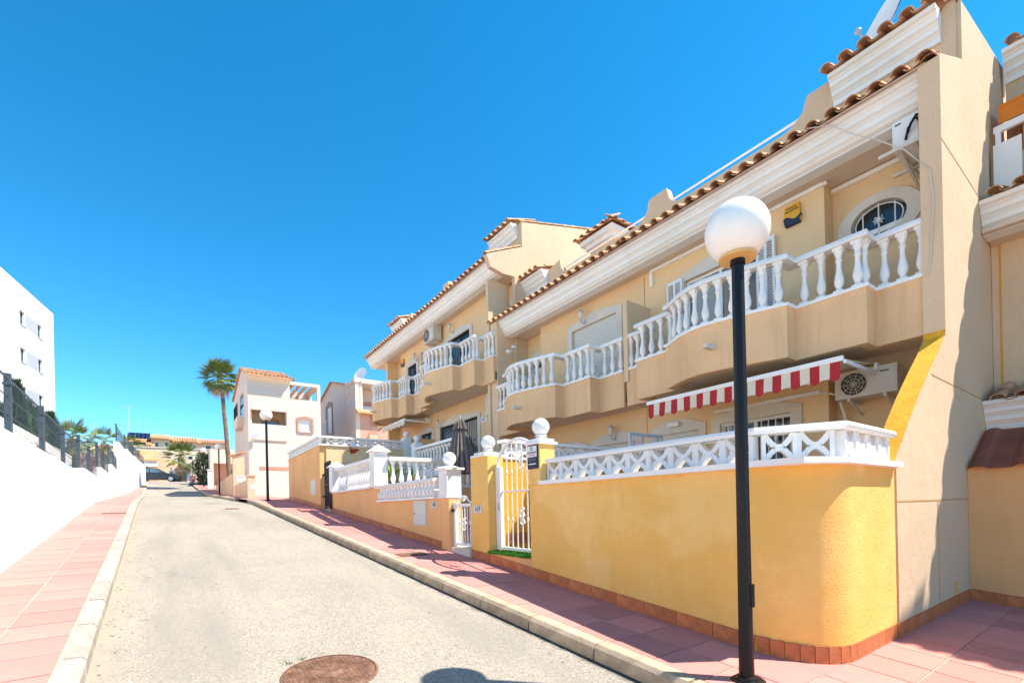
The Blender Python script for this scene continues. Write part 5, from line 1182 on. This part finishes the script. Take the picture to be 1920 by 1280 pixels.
def palm(x, y, z0, zt, r0, rc, n, label, seed, bend=0, dry=4, lean=0):
    r = random.Random(seed); e = thing('palm_tree', label, 'palm tree', (x, y, z0)); k = 14; pts = []; rad = []
    for i in range(k + 1):
        t = i / k; pts.append((x + bend * (t * t - t) * 2 + lean * (1 - t), y, z0 + (zt - z0) * t)); rad.append(r0 * (1.25 - .35 * t) * (1 + .1 * (i % 2)))
    add('trunk', MB().tube(pts, rad, 12), 'trunk', e)
    q = MB()
    for i in range(70):
        t = r.uniform(.3, 1); a = r.uniform(0, 6.28); rr = r0 * (1.25 - .35 * t); c = Vector((x + bend * (t * t - t) * 2 + lean * (1 - t) + math.cos(a) * rr, y + math.sin(a) * rr, z0 + (zt - z0) * t)); d = Vector((math.cos(a), math.sin(a), 1)) * .09
        s = Vector((-math.sin(a), math.cos(a), 0)) * .05; q.f.append([q.p(*(c - s)), q.p(*(c + s)), q.p(*(c + d))])
    add('leaf_stubs', q.raw('leaf_stubs', 'palm_dry'), parent=e)
    for i in range(n):
        a = i * 2.39996; el = 1.25 - 2.0 * (i / n) + r.uniform(-.12, .12); j = 0 if el > .6 else (1 if el > -.05 else 2)
        o = add('frond', FR[j] if i < n - dry else FRD, parent=e, loc=(x, y, zt + .05 - .25 * rc * (i / n) * .4), rot=(r.uniform(-.25, .25), -el, a)); sc = rc * r.uniform(.48, .6); o.scale = (sc, sc, sc)
palm(3.32, 47.6, g(47), 13.3, .15, 1.95, 64, 'tall fan palm with slender trunk behind the pale house', 5, -.15, 3, .55)
palm(.57, 63.5, g(63) - .3, 7.9, .3, 2.3, 30, 'short fan palm in front of the far houses', 6, 0, 3)
palm(-3.1, 23.8, 2.7, 4.45, .16, .95, 24, 'yellow-green palm top above the left fence', 7, 0, 0)
pP = onY(226, 835, 44); palm(pP.x - .9, 44, 3.2, pP.z + .1, .2, 1.5, 18, 'palm crown behind the stepped fence posts', 8, 0, 1)
pP = onY(246, 838, 60); palm(pP.x, 60, 4.8, pP.z + .1, .2, 1.5, 18, 'palm crown beyond the end of the white wall', 9, 0, 1)
bush('round_bush', 2.35, 56.5, 4.3, (.75, .8, 1.75), 2600, .22, 'conifer', 'dark dense bush beside the farthest lamp', 'bush', 21)
bush('shrub', 1.5, 60, 4.9, (.25, .25, .35), 200, .12, 'shrub', 'low pink flowering shrub by the sign pole', 'shrub', 22, (160, 'blossom'))
# ------------------------------------------------------------------ far houses across the end of the street
def far_house(name, label, px0, px1, pyt, pye, Y, d, extra):
    a = onY(px0, pye, Y); b = onY(px1, pye, Y); zt_ = onY((px0 + px1) / 2, pyt, Y).z; ze = a.z
    h = thing(name, label, 'house', ((a.x + b.x) / 2, Y + 2, 5)); ws = extra
    hs_ = []
    for (w0, w1, v0, v1) in ws:
        q0, q1 = onY(w0, v1, Y), onY(w1, v0, Y); hs_.append((q0.x, q1.x, q0.z, q1.z))
    add('wall', MB().wall('Y', Y, .3, a.x, b.x, 4.5, ze, hs_), 'far_wall', h)
    for (x0, x1, z0, z1) in hs_:
        w_ = add('window', MB().box(x0, x0 + .08, Y + .05, Y + .1, z0, z1).box(x1 - .08, x1, Y + .05, Y + .1, z0, z1).box(x0, x1, Y + .05, Y + .1, z1 - .08, z1), 'white_clean', h); add('pane', MB().box(x0, x1, Y + .2, Y + .22, z0, z1), 'glass', w_)
    add('side_wall', MB().box(a.x, a.x + .3, Y + .3, Y + d, 4.5, ze).box(b.x - .3, b.x, Y + .3, Y + d, 4.5, ze), 'far_wall', h)
    r0 = d * .5
    add('roof', MB().prism([(Y - .5, ze - .05), (Y + r0, zt_ + (zt_ - ze) * .4), (Y + d, ze - .05)], 'X', a.x - .3, b.x + .3), 'far_roof', h)
    n = 12
    for k in range(n): add('ridge_rib', MB().bar((a.x + (b.x - a.x) * (k + .5) / n, Y - .5, ze + .02), (a.x + (b.x - a.x) * (k + .5) / n, Y + r0, zt_ + (zt_ - ze) * .4 + .07), .18), 'far_roof', h)
    return h
far_house('far_house', 'cream house with solar panels on its roof at the end of the street', 236, 284, 818, 834, 78, 8, [(252, 270, 838, 852)])
far_house('far_house', 'cream house with stepped tiled roof and an air conditioner, centre of the far row', 283, 318, 813, 822, 79, 8, [(290, 298, 828, 838), (308, 316, 828, 840)])
far_house('far_house', 'cream house with long low tiled roof behind the short palm', 311, 372, 817, 827, 80, 9, [(330, 338, 833, 842), (346, 354, 834, 842), (361, 368, 834, 843)])
far_house('far_house', 'small cream house with tiled roof right of the far row', 372, 425, 822, 830, 81, 9, [(385, 396, 834, 846), (405, 414, 836, 846)])
fr_ = thing('retaining_wall', 'cream retaining wall with stair ramp below the far houses', 'retaining wall', (0, 72, 5))
a, b = onY(268, 838, 74), onY(425, 838, 74); add('wall', MB().box(a.x - 6, b.x, 74, 74.4, 4, a.z), 'far_wall', fr_); add('coping', MB().box(a.x - 6, b.x, 73.9, 74.5, a.z, a.z + .12), 'pale_wall', fr_)
r0, r1, r2 = onY(288, 842, 71), onY(360, 893, 71), onY(296, 893, 71)
add('stair_ramp', MB().prism([(r0.x, 4.8), (r0.x, r0.z), (r1.x, r1.z + .4), (r1.x, 4.8)], 'Y', 70.6, 71), 'peach_wall', fr_)
cp_ = thing('porch', 'tiled porch with white beam and barred window behind the parked cars', 'porch', (-3, 70, 5))
q0, q1 = onY(252, 890, 69), onY(296, 842, 69)
add('roof', MB().prism([(66.6, onY(270, 862, 67).z), (70, onY(270, 844, 70).z), (70, onY(270, 844, 70).z - .15), (66.6, onY(270, 862, 67).z - .15)], 'X', q0.x, q1.x), 'far_roof', cp_)
zb = onY(270, 862, 67).z; add('beam', MB().box(q0.x, q1.x, 66.7, 67.0, zb - .75, zb - .16), 'white_wall', cp_); add('back_wall', MB().wall('Y', 69.6, .3, q0.x, q1.x, 4.6, zb, [(onY(265, 870, 69.6).x, onY(277, 870, 69.6).x, onY(270, 877, 69.6).z, onY(270, 866, 69.6).z)]), 'peach_wall', cp_)
add('window_pane', MB().box(onY(265, 870, 69.6).x, onY(277, 870, 69.6).x, 69.75, 69.78, onY(270, 877, 69.6).z, onY(270, 866, 69.6).z), 'glass', cp_); add('side_pier', MB().box(q1.x - .8, q1.x, 66.75, 69.6, 4.6, zb - .75), 'peach_wall', cp_)
so_ = onY(240, 812, 77); sp_ = thing('solar_panels', 'dark blue solar panels tilted on the far cream roof', 'solar panels', (so_.x + 1.5, 77, so_.z - .6))
for k in range(5): xx = onY(238 + k * 8, 815, 77.0).x; add('panel', MB().prism([(77.0, so_.z - .6), (78.2, so_.z + .25), (78.2, so_.z + .32), (77.0, so_.z - .53)], 'X', xx, xx + .62), 'solar', sp_)
def antenna(px, pyt, pyb, Y, label):
    t_, b_2 = onY(px, pyt, Y), onY(px, pyb, Y); e = thing('antenna', label, 'antenna', tuple(b_2)); add('mast', MB().tube([(t_.x, Y, b_2.z - 2), (t_.x, Y, t_.z)], .035, 5), 'alu', e)
    q = MB().tube([(t_.x - .7, Y, t_.z - .1), (t_.x + .4, Y, t_.z - .05)], .02, 4)
    for k in range(5): q.tube([(t_.x - .6 + k * .22, Y - .15, t_.z - .08), (t_.x - .6 + k * .22, Y + .15, t_.z - .08)], .012, 4)
    add('aerial', q, 'alu', e)
antenna(240, 762, 815, 78, 'tall thin television antenna above the solar panels'); antenna(272, 790, 818, 79, 'short television antenna between the far roofs')
pl_ = onY(336, 890, 64.5); tag(add('planter_wall', MB().box(onY(318, 890, 64.5).x, onY(360, 890, 64.5).x, 64.5, 64.8, 4.9, onY(336, 887, 64.5).z + .25).box(onY(318, 890, 64.5).x, onY(325, 890, 64.5).x, 64.4, 64.9, 4.9, onY(336, 882, 64.5).z + .3).box(onY(350, 890, 64.5).x, onY(360, 890, 64.5).x, 64.4, 64.9, 4.9, onY(336, 882, 64.5).z + .3), 'white_wall'), 'low white garden wall with piers around the short palm', 'garden wall')
e = thing('road_sign', 'road sign pole with blue and white plate near the farthest lamp', 'road sign', (1.3, 57.5, 4.6)); s0 = onY(361, 860, 57.5); add('pole', MB().tube([(s0.x, 57.5, 4.4), (s0.x, 57.5, s0.z + .3)], .04, 6), 'black_metal', e); add('plate', MB().box(s0.x - .4, s0.x + .4, 57.44, 57.46, s0.z - .1, s0.z + .3), 'sign_white', e); add('emblem', MB().box(s0.x - .35, s0.x + .0, 57.43, 57.44, s0.z - .05, s0.z + .25), 'alarm_blue', e)
# ------------------------------------------------------------------ cars
def car(x, y, z, rz, paint, label, L=4.4, suv=0):
    e = thing('car', label, 'car', (0, 0, 0)); w = .86
    side = [(-2.15, .35), (-2.2, .62), (-2.1, .86), (-1.75, .93), (.95, .95), (1.75, .84), (2.12, .66), (2.2, .42), (2.1, .3), (1.75, .27), (1.68, .5), (1.4, .64), (1.12, .5), (1.05, .25), (-1.05, .25), (-1.12, .5), (-1.4, .64), (-1.68, .5), (-1.75, .27)]
    m = MB(); k = L / 4.4; add('body', MB().prism([(a * k, b) for a, b in side], 'Y', -w, w), paint, e, local=True)
    top_ = [(-1.85, .93), (-1.35, 1.36 + suv), (-.3, 1.44 + suv), (.35, 1.38 + suv), (1.05, .95)]
    add('cabin', MB().prism([(a * k, b) for a, b in top_], 'Y', -w + .1, w - .1), paint, e, local=True)
    for s in (-1, 1):
        for pp in ([(-1.55, .98), (-1.25, 1.29 + suv), (-.45, 1.36 + suv), (-.45, .98)], [(-.37, .98), (-.37, 1.36 + suv), (.28, 1.3 + suv), (.82, .98)]):
            add('window', MB().prism([(a * k, b) for a, b in pp], 'Y', s * (w - .095) - .004, s * (w - .095) + .004), 'glass_blue', e, local=True)
        for wx in (-1.4, 1.4):
            o = add('wheel', MB().lathe([(.2, -.1), (.31, -.1), (.33, -.05), (.33, .05), (.31, .1), (.2, .1)], n=18).mesh('wheel', 'tyre'), parent=e, loc=(wx * k, s * (w - .1), .33), rot=(R(90), 0, 0), local=True)
            add('rim', MB().lathe([(.21, -.105), (.05, -.115), (.05, .115), (.21, .105)], n=12).mesh('rim', 'alu'), parent=o)
        add('headlight', MB().box(1.95 * k, 2.14 * k, s * .6 - .16, s * .6 + .16, .62, .74), 'white_clean', e, local=True); add('taillight', MB().box(-2.19 * k, -2.1 * k, s * .62 - .15, s * .62 + .15, .68, .84), 'red_cloth', e, local=True)
    e.location = (x, y, z); e.rotation_euler = (0, 0, rz)
car(-1.75, 63.6, g(63) - .13, R(-4), 'car_paint', 'dark blue sedan standing across the end of the street')
car(-4.6, 66.0, g(66) - .13, R(0), 'car_beige', 'pale car parked in front of the tiled porch', 4.2, .1)
